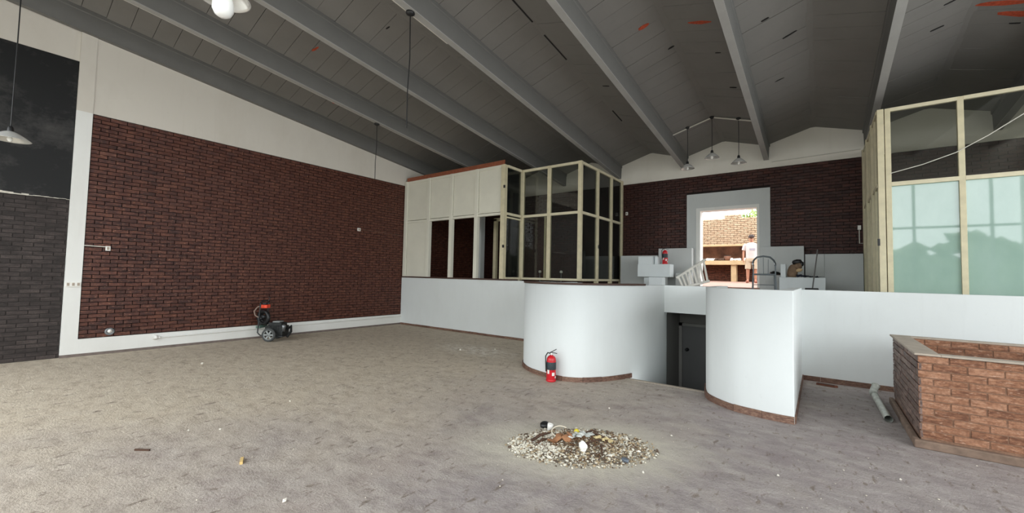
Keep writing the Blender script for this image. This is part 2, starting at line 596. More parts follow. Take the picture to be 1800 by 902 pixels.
# plaster above the brick panel, following the roof
wl.prism([(1.36, 4.65), (YB + .2, 4.65), (YB + .2, zv(YB + .2)), (1.36, zv(1.36))], 'x', XL - .3, XL)
wl.prism([(1.14, 4.65), (1.36, 4.65), (1.36, zv(1.36)), (1.14, zv(1.14))], 'x', XL - .3, XL + .012)
wl.prism([(YF, 5.60), (1.14, 5.60), (1.14, zv(1.14)), (YF, zv(YF))], 'x', XL - .3, XL - .03)
wall_left = struct(wl.build('wall_left', WHITE_UP), 'white plaster side wall above the brown brick panel, shade painted in as cream')
pil = MB().prism([(1.14, 0.05), (1.36, 0.05), (1.36, 4.65), (1.14, 4.65)], 'x', XL - .3, XL + .012)
pil.build('pilaster', WHITE, wall_left)
bx('mortar_bed', MORTAR_D, wall_left, XL - .3, XL - .035, 1.36, YB + .2, .30, 4.65)
brickwork(wall_left, (XL - .035, 1.37, 0), (0, 1, 0), (1, 0, 0), YB - 1.37, .335, 4.64, BRICK_L, D=.03, nparts=300, rng=random.Random(5), seen=lambda p: p.y < 8.7)
bx('painted_panel', BLACKPAINT, wall_left, XL - .3, XL - .045, YF, 1.14, 2.94, 5.60)
bx('mortar_bed', MORTAR_K, wall_left, XL - .3, XL - .06, YF, 1.14, 0, 2.94)
brickwork(wall_left, (XL - .06, YF, 0), (0, 1, 0), (1, 0, 0), 1.14 - YF, .0, 2.93, BRICK_K, D=.008, nparts=300, rng=random.Random(6), jitter=.003, tilt=.03)
mb = MB(); rg = random.Random(4)
yy = -.6
while yy < 1.10:
    ln = rg.uniform(.04, .10)
    th_ = .028 if yy < .35 else (.018 if yy < .62 else .006)
    th_ *= rg.uniform(.5, 1.1)
    mb.obox((XL - .043, yy + ln / 2, 2.945 + th_ * .6 + rg.uniform(-.004, .004)), (0, 1, rg.uniform(-.05, .05)), (1, 0, 0), (0, 0, 1), ln / 2, .008, th_)
    yy += ln * .97
mb.build('broken_plaster_edge', plain('chipped_plaster', srgb(196, 190, 178), .85, var=.2), wall_left)
base_left = struct(MB().box(XL - .3, XL + .015, 1.36, YS + .1, .05, .325).build('baseboard_left', WHITE), 'white plaster band along the foot of the brick wall')
MB().box(XL - .3, XL + .022, 1.14, YS + .1, 0, .052).build('skirting', SKIRTG, base_left)
pp = MB().tube([(XL + .03, 2.55, .235), (XL + .03, YS, .275)], .018, 8).build('wall_pipe', WHITE)
tag(pp, 'thin white pipe running along the white band below the brick', 'pipe')
ft = thing('pipe_bracket', 'white pipe end fitting on the white band below the brick', 'fitting', (XL + .02, 2.5, .24))
MB().lathe([(0, 0), (.05, 0), (.05, .02), (.03, .03), (.03, .06), (0, .06)], (0, 0, 0), 16, (1, 0, 0)).build('flange', WHITEP, ft)
MB().tube([(.03, -.06, -.01), (.03, .06, 0)], .028, 10).build('collar', WHITEP, ft)

# ------------------------------------------------------------------ back wall
wb = MB()
poly = [(XL - .3, 4.65), (XR, 4.65)]
top = []
x = XR
for i in range(8, -1, -1):
    if BX[i] < XR:
        if i < 8 and BX[i] + BAY / 2 < XR: top.append((BX[i] + BAY / 2, zr(YB)))
        top.append((BX[i], zv(YB)))
poly = poly + [(XR, zv(YB) + .2)] + top + [(XL - .3, zv(YB))]
wb.prism(poly, 'y', YB - .005, YB + .25)
wall_back = struct(wb.build('wall_back', GABLE), 'cream gabled plaster above the brown brick back wall')
DX0, DX1, DZ1 = -2.80, -1.26, 3.71
m = MB()
m.box(XL - .3, DX0, YB + .03, YB + .25, 0, 4.65)
m.box(DX1, XR, YB + .03, YB + .25, 0, 4.65)
m.box(DX0, DX1, YB + .03, YB + .25, DZ1, 4.65)
m.box(DX0, DX1, YB + .03, YB + .25, 0, 1.48)
m.build('mortar_bed', MORTAR_D, wall_back)
X0B = XL + .02
brickwork(wall_back, (X0B, YB + .03, 0), (1, 0, 0), (0, -1, 0), XR - .1 - X0B, STZ, 4.645, BRICK_B, D=.028,
          holes=[(-3.06 - X0B, -1.01 - X0B, 0, 4.13)], nparts=300, rng=random.Random(8), seen=lambda p: -4.9 < p.x < .8 and p.z > 2.45)
MB().tube([(-.97, YB - .02, 4.79), (.80, YB - .02, 4.83)], .012, 6).build('wall_ledge_conduit', CONDUIT, wall_back)

door1 = thing('door_1', 'grey plaster surround of the bright doorway to the yard', None, (0, 0, 0))
struct(door1)
m = MB()
m.box(-3.06, DX0, YB - .03, YB + .05, STZ, 4.13)
m.box(DX1, -1.01, YB - .03, YB + .05, STZ, 4.13)
m.box(DX0, DX1, YB - .03, YB + .05, DZ1, 4.13)
m.build('surround', GREYPL, door1)
m = MB()
m.box(DX0 - .005, DX0 + .10, YB - .045, YB + .30, STZ, DZ1 - .08)
m.box(DX1 - .05, DX1 + .005, YB - .045, YB + .30, STZ, DZ1 - .08)
m.box(DX0 - .005, DX1 + .005, YB - .045, YB + .30, DZ1 - .08, DZ1 + .005)
m.build('frame', WHITE, door1)
bx('threshold', YARD, door1, DX0, DX1, YB - .1, YB + .35, STZ, 1.505)

# right and front walls of the hall
_m = MB()
_m.box(XR, XR + .25, YF, -2.2, 0, 7.2); _m.box(XR, XR + .25, 8.4, YB + .3, 0, 7.2)
_m.box(XR, XR + .25, -2.2, 8.4, 0, .9); _m.box(XR, XR + .25, -2.2, 8.4, 5.2, 7.2)
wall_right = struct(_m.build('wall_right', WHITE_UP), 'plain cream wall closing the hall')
w2 = thing('added_window', 'unseen steel framed side window, added to light the back of the hall', None, (0, 0, 0))  # unseen window, added to brighten the stage and the back of the hall
struct(w2)
_sf = plain('added_window_steel', srgb(70, 70, 70), .5, .3)
for _y in (-2.16, -.4, 1.35, 3.1, 4.85, 6.6, 8.36): bx('mullion', _sf, w2, XR + .08, XR + .16, _y - .04, _y + .04, .9, 5.2)
for _z in (.94, 3.6, 5.16): bx('transom', _sf, w2, XR + .08, XR + .16, -2.2, 8.4, _z - .03, _z + .03)
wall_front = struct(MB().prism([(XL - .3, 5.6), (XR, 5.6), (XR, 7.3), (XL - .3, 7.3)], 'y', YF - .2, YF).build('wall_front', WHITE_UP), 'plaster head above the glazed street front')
wn = thing('window_1', 'steel framed open street front', None, (0, 0, 0))
struct(wn)
STF = plain('street_frame_steel', srgb(70, 70, 70), .5, .3)
for i in range(9):
    bx('mullion', STF, wn, BX[i] - .04, BX[i] + .04, YF - .14, YF - .04, 0, 5.6)
for z in (.04, 3.85, 5.56):
    bx('transom', STF, wn, XL, XR, YF - .12, YF - .05, z - .04, z + .04)

# ------------------------------------------------------------------ roof: beams and folded clay tile ceiling
for i in range(9):
    xc = BX[i]
    w0, w1, d = .055, .085, .39
    prof = [(-w0, 0), (w0, 0), (w0 + .012, d - .06), (w1, d - .045), (w1, d + .02), (-w1, d + .02), (-w1, d - .045), (-w0 - .012, d - .06)]
    y0, y1 = YF - .1, YB + (.05 if i else .2)
    v = [(xc + px, y0, zb(y0) + pz) for px, pz in prof] + [(xc + px, y1, zb(y1) + pz) for px, pz in prof]
    k = len(prof)
    f = [tuple(range(k)), tuple(range(k, 2 * k))[::-1]] + [(j, k + j, k + (j + 1) % k, (j + 1) % k) for j in range(k)]
    o = MB().add(v, f).build('beam', BEAMGREY)
    v = []
    for yq in (y0, y1): v += [(xc - w0 - .004, yq, zb(yq) - .008), (xc + w0 + .004, yq, zb(yq) - .008), (xc + w0 + .004, yq, zb(yq) + .006), (xc - w0 - .004, yq, zb(yq) + .006)]
    MB().add(v, [(0, 1, 2, 3), (7, 6, 5, 4), (0, 4, 5, 1), (1, 5, 6, 2), (2, 6, 7, 3), (3, 7, 4, 0)]).build('soffit', SOFFIT if i else BEAMGREY, o)
    struct(o)
    o['label'] = ['grey beam lying against the plaster side wall', 'grey roof beam carrying a white conduit, next to the side wall',
                  'grey roof beam, third counted from the side wall', 'grey roof beam with a black lamp canopy near the top of the picture',
                  'grey roof beam ending above the hanging lamp beside the yard doorway', 'grey roof beam ending just over the doorway surround corner',
                  'grey roof beam above the side of the pale green glass room', 'grey roof beam over the pale green glass room', 'grey roof beam beside the closing wall'][i]
cm = MB()
T = .05
y0, y1 = YF - .2, YB + .25
for i in range(8):
    xa, xb = BX[i], BX[i + 1]; xm = (xa + xb) / 2
    for (pa, fa, pb, fb) in ((xa, zv, xm, zr), (xm, zr, xb, zv)):
        v = [(pa, y0, fa(y0) + T), (pb, y0, fb(y0) + T), (pb, y1, fb(y1) + T), (pa, y1, fa(y1) + T)]
        v += [(p[0], p[1], p[2] + .12) for p in v]
        cm.add(v, [(0, 3, 2, 1), (4, 5, 6, 7), (0, 1, 5, 4), (1, 2, 6, 5), (2, 3, 7, 6), (3, 0, 4, 7)])
ceiling = struct(cm.build('ceiling', JOINTGREY), 'grey folded roof of painted clay blocks between beams')
TW = .345
slope_len = math.hypot(BAY / 2, .30)
tile_me = MB().box(-(slope_len - .10) / 2, (slope_len - .10) / 2, -TW / 2 + .0025, TW / 2 - .0025, -.025, .03).mesh('ceiling_tile')
tile_me.materials.append(CEILGREY)
tl = []
rg = random.Random(12)
for i in range(8):
    xa, xb = BX[i], BX[i + 1]; xm = (xa + xb) / 2
    for s in (0, 1):
        pa, fa, pb, fb = (xa, zv, xm, zr) if s == 0 else (xm, zr, xb, zv)
        yv = YF - .1 + (0 if s == 0 else .12)
        while yv < YB:
            c = Vector(((pa + pb) / 2 + (.025 if s == 0 else -.025), yv + TW / 2, (fa(yv + TW / 2) + fb(yv + TW / 2)) / 2 + .03))
            ux = Vector((pb - pa, 0, fb(0) - fa(0))).normalized()
            uy = Vector((0, 1, -.115)).normalized()
            un = ux.cross(uy).normalized()
            uy2 = un.cross(ux)
            c = c + un * rg.uniform(-.006, .004)
            an = rg.uniform(-.008, .008)
            ux2 = (ux * math.cos(an) + un * math.sin(an))
            un2 = ux2.cross(uy2)
            R_ = Matrix((ux2, uy2, un2)).transposed().to_4x4()
            R_.translation = c
            tl.append((c, R_))
            yv += TW
vis = sorted([t for t in tl if in_view(t[0], 40)], key=lambda t: (t[0] - CAMP).length)
pk = set(id(t) for t in vis[:300])
rest = MB(); nr = 0
for t in tl:
    if id(t) in pk:
        o = bpy.data.objects.new('ceiling_tile', tile_me)
        COL.objects.link(o); o.parent = ceiling; o.matrix_local = t[1]
    else:
        rest.add([t[1] @ v.co for v in tile_me.vertices], [tuple(p.vertices) for p in tile_me.polygons]); nr += 1
if nr: rest.build('small_ceiling_tiles', CEILGREY, ceiling)['kind'] = 'stuff'


def roofz(x, y):
    k = (x - BX[0]) / BAY
    fr = k - math.floor(k)
    return zv(y) + .30 * (1 - abs(fr - .5) * 2)


def roof_patch(name, mat, x, y, lx, ly, rz=0, th=.02, rng=None):
    """a flat scale lying under one roof slope"""
    k = (x - BX[0]) / BAY
    sgn = 1 if (k - math.floor(k)) < .5 else -1
    ux = Vector((1, 0, sgn * .30 / (BAY / 2))).normalized()
    uy = Vector((0, 1, -.115)).normalized()
    un = ux.cross(uy).normalized()
    uy = un.cross(ux)
    a = ux * math.cos(rz) + uy * math.sin(rz)
    b = un.cross(a)
    n = 9
    rng = rng or random.Random(int(x * 100))
    pts = []
    for j in range(n):
        t = 2 * PI * j / n
        pts.append((math.cos(t) * lx / 2 * rng.uniform(.75, 1.1), math.sin(t) * ly / 2 * rng.uniform(.6, 1.15)))
    c = Vector((x, y, roofz(x, y) - .004)) - un * .006
    v = [c + a * p[0] + b * p[1] - un * .006 for p in pts] + [c + a * p[0] + b * p[1] + un * th for p in pts]
    MB().add(v, [tuple(range(n))[::-1], tuple(range(n, 2 * n))] + [(j, (j + 1) % n, n + (j + 1) % n, n + j) for j in range(n)]).build(name, mat, ceiling)


for (x, y, lx, ly, rz) in ((-2.43, 6.92, .20, .10, .05), (-1.57, 7.19, .40, .075, 0), (2.2, 9.0, .6, .11, 0), (2.42, 9.26, .55, .15, .1), (2.75, 9.2, .5, .2, 0), (-8.48, 4.23, .2, .05, .2), (-10.39, 5.75, .14, .12, 0)):
    roof_patch('bare_clay_patch', CLAY, x, y, lx, ly, rz)
for (x, y, lx, ly, rz) in ((-.67, 7.6, .14, .03, 0), (-.38, 8.33, .24, .03, -.15), (-3.72, 8.3, .18, .025, 0), (-.6, 9.6, .18, .03, 0), (1.6, 8.6, .16, .03, 0), (1.55, 9.2, .18, .03, 0), (-2.2, 7.8, .12, .03, 0), (-1.4, 9.4, .14, .025, 0),
                           (-6.5, 4.6, .1, .03, .2), (2.45, 9.5, .14, .03, 0), (-1.45, 8.1, .1, .025, 0), (-9.9, 6.2, .08, .05, 0)):
    roof_patch('open_joint', SLOT, x, y, lx, ly, rz)
# open ridge slots of the bay over the glass box corner
for (ya, yb) in ((5.3, 5.95), (6.35, 7.2), (9.55, 10.15)):
    xm = (BX[3] + BX[4]) / 2
    MB().add([(xm - .012, ya, zr(ya) - .03), (xm + .012, ya, zr(ya) - .03), (xm + .012, yb, zr(yb) - .03), (xm - .012, yb, zr(yb) - .03),
              (xm - .012, ya, zr(ya) + .03), (xm + .012, ya, zr(ya) + .03), (xm + .012, yb, zr(yb) + .03), (xm - .012, yb, zr(yb) + .03)],
             [(0, 3, 2, 1), (4, 5, 6, 7), (0, 1, 5, 4), (1, 2, 6, 5), (2, 3, 7, 6), (3, 0, 4, 7)]).build('open_joint', SLOT, ceiling)
# ridge fillets hide the gap between the two slopes
for i in range(8):
    xm = BX[i] + BAY / 2
    y0, y1 = YF, YB
    v = []
    for yq in (y0, y1):
        v += [(xm - .07, yq, zr(yq) - .018), (xm + .07, yq, zr(yq) - .018), (xm + .07, yq, zr(yq) + .05), (xm - .07, yq, zr(yq) + .05)]
    MB().add(v, [(0, 1, 2, 3), (7, 6, 5, 4), (0, 4, 5, 1), (1, 5, 6, 2), (2, 6, 7, 3), (3, 7, 4, 0)]).build('ridge_fillet', CEILGREY, ceiling)

# ------------------------------------------------------------------ stage front, curved wings, stair recess
stage = struct(MB().box(XL, -4.6, YS, YS + .18, 0, ZS).build('wall_stage_left', STAGEWHITE), 'white stage front wall below the panelled partition')
stage_r = struct(MB().box(-.42, XR, YS, YS + .18, 0, ZS).build('wall_stage_right', STAGEWHITE), 'white stage front wall behind the brick planter')
sf = MB()
sf.box(XL, -2.45, YS + .1, YB + .03, STZ - .2, STZ)
sf.box(-1.5, XR, YS + .1, YB + .03, STZ - .2, STZ)
sf.box(-2.45, -1.5, 8.45, YB + .03, STZ - .2, STZ)
struct(sf.build('floor_stage', STAGEF), 'raised stage floor behind the white parapet')


def bez(pts, n=10):
    """Catmull-Rom through 2d points"""
    P = [pts[0]] + list(pts) + [pts[-1]]
    out = []
    for i in range(1, len(P) - 2):
        for k in range(n):
            t = k / n
            q = []
            for a in (0, 1):
                p0, p1, p2, p3 = P[i - 1][a], P[i][a], P[i + 1][a], P[i + 2][a]
                q.append(.5 * ((2 * p1) + (-p0 + p2) * t + (2 * p0 - 5 * p1 + 4 * p2 - p3) * t * t + (-p0 + 3 * p1 - 3 * p2 + p3) * t ** 3))
            out.append(tuple(q))
    out.append(tuple(pts[-1]))
    return out


def ribbon(path, z0, z1, th, name, mat, parent=None, smooth=True):
    """a wall of thickness th to the right side of a plan path"""
    n = len(path)
    inner = []
    for i in range(n):
        a = Vector(path[max(i - 1, 0)]); b = Vector(path[min(i + 1, n - 1)])
        t = (b - a).normalized()
        inner.append(Vector(path[i]) + Vector((t.y, -t.x)) * th)
    v = []
    for p in path: v += [(p[0], p[1], z0), (p[0], p[1], z1)]
    for p in inner: v += [(p.x, p.y, z0), (p.x, p.y, z1)]
    o = 2 * n
    f = []; sm = []
    mb = MB()
    outer_f = [(2 * i, 2 * i + 2, 2 * i + 3, 2 * i + 1) for i in range(n - 1)]
    inner_f = [(o + 2 * i, o + 2 * i + 1, o + 2 * i + 3, o + 2 * i + 2) for i in range(n - 1)]
    top_f = [(2 * i + 1, 2 * i + 3, o + 2 * i + 3, o + 2 * i + 1) for i in range(n - 1)]
    bot_f = [(2 * i, o + 2 * i, o + 2 * i + 2, 2 * i + 2) for i in range(n - 1)]
    ends = [(0, 1, o + 1, o), (2 * n - 2, o + 2 * n - 2, o + 2 * n - 1, 2 * n - 1)]
    mb.add(v, outer_f + inner_f + top_f + bot_f + ends)
    mb.smooth = [smooth] * (len(outer_f) + len(inner_f)) + [False] * (len(top_f) + len(bot_f) + 2)
    return mb.build(name, mat, parent)


# left wing, from the stage wall round to the stair (path runs with the hollow side on its right... the solid is inside)
LW = bez([(-4.82, 8.9), (-4.80, 8.0), (-4.74, 7.1), (-4.58, 6.55), (-4.25, 6.20), (-3.84, 6.00), (-3.41, 5.94), (-3.11, 6.06), (-2.90, 6.29), (-2.74, 6.58), (-2.60, 6.93), (-2.50, 7.4), (-2.46, 8.0), (-2.45, 8.46)], 8)
WT = 1.565
lw = struct(ribbon(list(reversed(LW)), -1.4, WT, .14, 'wall_wing_left', STAGEWHITE), 'white curved wall bulging forward beside the stair, extinguisher at its foot')
RWc = bez([(-1.50, 8.46), (-1.48, 8.0), (-1.46, 7.4), (-1.42, 6.95), (-1.31, 6.50), (-1.15, 6.28), (-.91, 6.10), (-.65, 6.03), (-.41, 6.01), (-.26, 6.015)], 8)
rw = struct(ribbon(list(reversed(RWc)), -1.4, 1.585, .14, 'wall_wing_right', STAGEWHITE), 'white curved wall with a sharp corner, right of the sunken grey door')
bx('return_wall', STAGEWHITE, rw, -.40, -.258, 6.02, YS + .1, 0, 1.585)
# wing decks
def deck(path, z, name, parent):
    n = len(path)
    v = [(p[0], p[1], z - .12) for p in path] + [(p[0], p[1], z) for p in path]
    MB().add(v, [tuple(range(n))[::-1], tuple(range(n, 2 * n))] + [(i, (i + 1) % n, n + (i + 1) % n, n + i) for i in range(n)]).build(name, STAGEF, parent)
def shrink(path, d):
    n = len(path); out = []
    for i in range(n):
        a = Vector(path[max(i - 1, 0)]); b = Vector(path[min(i + 1, n - 1)])
        t = (b - a).normalized()
        q = Vector(path[i]) + Vector((-t.y, t.x)) * d
        out.append((q.x, q.y))
    return out
deck(shrink(LW, .07), STZ + .02, 'wing_deck', lw)
deck(shrink(RWc, .07) + [(-.33, 6.1), (-.33, 8.9)], STZ + .02, 'wing_deck', rw)
# skirting tiles
def skirting(path, z0, z1, proud, name, mat, parent, seglen=.33):
    # tiles are laid with hairline joints
    pts = [Vector(p) for p in path]
    d = [0]
    for i in range(1, len(pts)): d.append(d[-1] + (pts[i] - pts[i - 1]).length)
    def at(s):
        for i in range(1, len(pts)):
            if s <= d[i] + 1e-6:
                t = (s - d[i - 1]) / max(d[i] - d[i - 1], 1e-6)
                return pts[i - 1].lerp(pts[i], t)
        return pts[-1]
    s = 0
    while s < d[-1] - .03:
        e = min(s + seglen - .002, d[-1])
        sub = [at(s + (e - s) * k / 4) for k in range(5)]
        sub = [(p.x, p.y) for p in sub]
        out = shrink(sub, proud)
        ribbon(out, z0, z1 + random.uniform(-.004, .004), proud + .02, name, mat, parent, False)
        s += seglen
rv = list(reversed(LW))
i0 = min(range(len(rv)), key=lambda i: (Vector(rv[i]) - Vector((-2.60, 6.93))).length)
# path reversed so that 'shrink' pushes outward (away from the solid)
skirting(rv[i0:i0 + 70], 0, .075, .022, 'skirting_tile', SKIRT, lw)
rr = list(reversed(RWc))
i1 = min(range(len(rr)), key=lambda i: (Vector(rr[i]) - Vector((-1.44, 7.0))).length)
skirting(rr[:i1 + 1], 0, .085, .022, 'skirting_tile', SKIRT, rw)
skirting([(-.258, YS), (-.258, 6.03)], 0, .085, .015, 'skirting_tile', SKIRT, rw)
skirting([(XL + 6.4, YS), (XL + .02, YS)], 0, .06, .015, 'skirting_tile', SKIRT, stage)
skirting([(XR, YS), (-.258, YS)], 0, .08, .018, 'skirting_tile', SKIRT, stage_r)
# header over the stair and sunken grey door
hd = struct(MB().box(-2.47, -1.47, 8.30, 8.5, 1.04, WT).build('wall_stair_header', STAGEWHITE), 'white header above the sunken grey door')
rc = MB()
rc.box(-2.60, -2.46, 8.42, 9.5, -1.4, 1.3)
rc.box(-1.49, -1.35, 8.42, 9.5, -1.4, 1.3)
rc.box(-2.6, -1.35, 9.44, 9.6, -1.4, 1.3)
rc.box(-2.6, -1.35, 8.5, 9.5, 1.2, 1.3)
struct(rc.build('wall_stair_recess', RECESS), 'dark grey recess at the bottom of the stair')
d2 = thing('door_2', 'dark grey door sunken between the curved white walls', None)
struct(d2)
DG = plain('door_dark_grey', srgb(78, 78, 77), .6, var=.06, scale=2)
m = MB()
m.box(-2.455, -2.39, 9.36, 9.46, -1.22, .75); m.box(-1.56, -1.495, 9.36, 9.46, -1.22, .75); m.box(-2.455, -1.495, 9.36, 9.46, .69, .75)
m.build('frame', RECESS, d2)
bx('leaf', DG, d2, -2.39, -1.56, 9.40, 9.45, -1.2, .69)
MB().lathe([(0, 0), (.035, 0), (.035, .012), (.02, .02), (.02, .05), (.032, .06), (.03, .085), (0, .09)], (-2.29, 9.40, .19), 14, (0, -1, 0)).build('knob', BLACKP, d2)
# dark timber sills
struct(bx('trim_1', DARKWOOD, None, XL + .01, -6.55, YS - .03, YS + .2, ZS, ZS + .04), 'dark timber sill under the panelled partition')
tr2 = ribbon(shrink(rv[17:84], .02), WT, WT + .03, .2, 'trim_2', DARKWOOD)
struct(tr2, 'dark timber cap curving along the top of the bulging white wall')

# ------------------------------------------------------------------ glazed partitions
def post(par, x, y, z0=ZS, z1=4.76, s=.1, mat=None):
    return bx('post', mat or CREAM, par, x - s / 2, x + s / 2, y - s / 2, y + s / 2, z0, z1, .004)


def railx(par, x0, x1, y, z, h=.07, d=.08, mat=None):
    return bx('rail', mat or CREAM2, par, x0, x1, y - d / 2, y + d / 2, z - h / 2, z + h / 2, .003)


def raily(par, x, y0, y1, z, h=.07, d=.08, mat=None):
    return bx('rail', mat or CREAM2, par, x - d / 2, x + d / 2, y0, y1, z - h / 2, z + h / 2, .003)


ZM, ZT = 3.40, 4.765
ZW = ZS + .03
p1 = thing('panelled_partition', 'white panelled partition with open lower bays and red brown top board', 'partition', (0, 0, 0))
PX = [-11.12, -10.0, -8.99, -7.96, -6.98]
for k, x in enumerate(PX):
    post(p1, x, YS + .06, ZW, ZT, .13 if k in (0, 4) else .12, PANELW if k < 4 else CREAM)
for k in range(4):
    a, b = PX[k] + .06, PX[k + 1] - .06
    bx('panel', PANELW, p1, a + .02, b - .02, YS + .045, YS + .075, ZM + .05, ZT - .06)
    railx(p1, a, b, YS + .06, ZM, .07, .09, PANELW)
    railx(p1, a, b, YS + .06, ZT - .03, .06, .09, PANELW)
    for z in (ZM + .05, ZT - .08):
        bx('bead', PANELW, p1, a, b, YS + .02, YS + .05, z, z + .03)
bx('panel', PANELW, p1, PX[0] + .09, PX[1] - .07, YS + .045, YS + .075, ZW, ZM - .03)
bx('top_board', REDWOOD, p1, PX[0], PX[4] + .02, YS + .03, YS + .06, ZT, ZT + .13)
for z in (4.1, 2.45):
    bx('hinge', BLACKP, p1, PX[4] + .03, PX[4] + .075, YS - .012, YS + .02, z, z + .08)
# inside the open bays
pi_ = struct(bx('trim_3', GREYPL, None, -9.36, -9.12, 10.4, 10.6, STZ, 4.7), 'grey pillar standing inside the open bay of the partition')
ifr = thing('inner_door_frame', 'pale door frame inside the last open bay of the partition', 'door frame', (0, 0, 0))
bx('post', CREAM, ifr, -8.62, -8.5, 10.45, 10.55, STZ, 3.55)
bx('post', CREAM, ifr, -7.62, -7.5, 10.45, 10.55, STZ, 3.55)
bx('rail', CREAM, ifr, -8.62, -7.5, 10.45, 10.55, 3.47, 3.57)

p2 = thing('glazed_partition', 'narrow cream framed glass return beside the white panels', 'partition', (0, 0, 0))
XA = -6.93
raily(p2, XA, YS + .12, 9.60, ZT - .035); raily(p2, XA, YS + .12, 9.60, ZM); raily(p2, XA, YS + .12, 9.60, ZW + .03, .06)
raily(p2, XA, YS + .12, 9.60, 3.30, .04)
bx('pane', CLEAR, p2, XA - .004, XA + .004, YS + .12, 9.60, ZM + .035, ZT - .07)
bx('pane', CLEAR, p2, XA - .004, XA + .004, YS + .12, 9.60, ZW + .06, ZM - .035)
bx('lock', BLACKP, p2, XA + .03, XA + .06, YS + .14, YS + .18, 2.4, 2.5)

p3 = thing('glazed_partition', 'cream framed glass front of the box above the curved wall', 'partition', (0, 0, 0))
YG = 9.66
for x in (-6.89, -5.98, -5.03): post(p3, x, YG, ZW, ZT)
for a, b in ((-6.84, -6.03), (-5.93, -5.08)):
    railx(p3, a, b, YG, ZT - .035); railx(p3, a, b, YG, ZM); railx(p3, a, b, YG, ZW + .03, .06)
    bx('pane', CLEAR, p3, a, b, YG - .004, YG + .004, ZM + .035, ZT - .07)
    bx('pane', CLEAR, p3, a, b, YG - .004, YG + .004, ZW + .06, ZM - .035)
bx('inner_post', CREAM, p3, -6.16, -6.10, YG + .03, YG + .09, ZW, ZM)
for hx in (-6.45, -5.75):
    h = MB().tube([(hx, YG + .3, STZ), (hx, YG + .3, 1.80)], .012, 6).build('stand_tap', STEEL)
    tag(h, 'thin tap on a stem behind the glass, %s' % ('nearer the white panels' if hx < -6 else 'nearer the box corner'), 'tap', 'taps behind the glass')
    MB().lathe([(0, -.04), (.035, -.03), (.045, 0), (.03, .035), (0, .04)], (hx, YG + .3, 1.82), 10).build('tap_head', WHITEP, h)

p4 = thing('glazed_partition', 'cream framed glass side running from box corner to back wall', 'partition', (0, 0, 0))
XG = -5.03
YP = [YG, 10.67, 11.62, 12.44]
for y in YP[1:]: post(p4, XG, y, ZW - .1, ZT)
for k in range(3):
    a, b = YP[k] + .05, YP[k + 1] - .05
    raily(p4, XG, a, b, ZT - .035); raily(p4, XG, a, b, ZM); raily(p4, XG, a, b, ZW + .03, .06)
    bx('pane', CLEAR, p4, XG - .004, XG + .004, a, b, ZM + .035, ZT - .07)
    bx('pane', CLEAR, p4, XG - .004, XG + .004, a, b, ZW + .06, ZM - .035)
bx('lock', BLACKP, p4, XG + .04, XG + .06, 10.66, 10.70, 2.5, 2.6)

p5 = thing('glazed_partition', 'cream framed glass front with pale green lower panes', 'partition', (0, 0, 0))
YR = 9.62
RX = [.98, 1.86, 2.74, 3.62, 4.5, 5.5]
for x in RX: post(p5, x, YR, STZ, ZT, .075)
for a, b in zip(RX[:-1], RX[1:]):
    a += .035; b -= .035
    railx(p5, a, b, YR, ZT - .03, .06); railx(p5, a, b, YR, ZM + .02, .07); railx(p5, a, b, YR, STZ + .03, .06)
    bx('pane', CLEAR, p5, a, b, YR - .004, YR + .004, ZM + .055, ZT - .06)
    bx('pane', FILM, p5, a, b, YR - .004, YR + .004, STZ + .06, ZM - .015)
p6 = thing('glazed_partition', 'cream louvred post row closing the green glass room side', 'partition', (0, 0, 0))
for y, x, s in ((9.62, .885, .09), (10.1, .87, .07), (10.5, .87, .11), (11.05, .87, .07), (11.5, .87, .11), (12.0, .87, .07), (12.36, .87, .12)):
    post(p6, x, y, STZ, ZT, s)
for a, b in ((9.66, 10.45), (10.55, 11.45), (11.55, 12.3)):
    for z in (ZT - .03, ZM + .02, STZ + .03):
        raily(p6, .87, a, b, z, .06)
    bx('pane', FILM, p6, .866, .874, a, b, STZ + .06, ZM - .015)
    bx('pane', CLEAR, p6, .866, .874, a, b, ZM + .055, ZT - .06)
bx('latch', BLACKP, p6, .82, .85, 9.56, 9.6, 2.35, 2.47)
cb = MB().tube([(.99, 9.55, 3.60), (1.4, 9.55, 3.70), (1.79, 9.55, 3.84), (2.15, 9.55, 4.06), (2.51, 9.55, 4.32), (3.2, 9.55, 4.72)], .008, 6).build('hanging_cable', CONDUIT)
tag(cb, 'thin pale cable slung diagonally across the green glass front', 'cable')

# ------------------------------------------------------------------ stepped plaster blocks on the stage
def block(label, parts, group=None, mat=None):
    o = thing('plaster_block', label, 'plaster block', (0, 0, 0), 0, group)
    for (n_, x0, x1, y0, y1, z0, z1) in parts:
        bx(n_, mat or BLOCKPL, o, x0, x1, y0, y1, z0, z1, .006)
    return o
gname = 'stepped plaster blocks beside the yard doorway'
block('long grey plaster ledge against the back wall beside the glass box', [('body', -4.92, -3.80, 12.15, 12.46, STZ, 2.37)], gname, GREYPL)
block('tall grey plaster block between red extinguisher and doorway', [('body', -3.78, -2.86, 12.2, 12.46, STZ, 2.57), ('seat', -3.2, -2.86, 11.83, 12.2, STZ, 1.85)], gname, GREYPL)
block('stepped pale plaster block carrying the small red extinguisher', [('body', -4.13, -3.24, 11.45, 11.8, 1.74, 2.09), ('upstand', -4.13, -3.72, 11.5, 11.8, 2.09, 2.31), ('fin', -3.70, -3.62, 11.6, 11.8, 2.09, 2.31), ('foot', -4.0, -3.4, 11.6, 11.8, STZ, 1.74)], gname)
block('small pale plaster cube below the stepped block', [('body', -3.66, -3.32, 11.0, 11.3, STZ, 1.73)], gname)
block('tall grey plaster block behind the chair', [('body', -1.22, -.30, 12.2, 12.46, STZ, 2.56), ('seat', -1.05, -.62, 11.75, 12.2, STZ, 1.83)], gname, GREYPL)
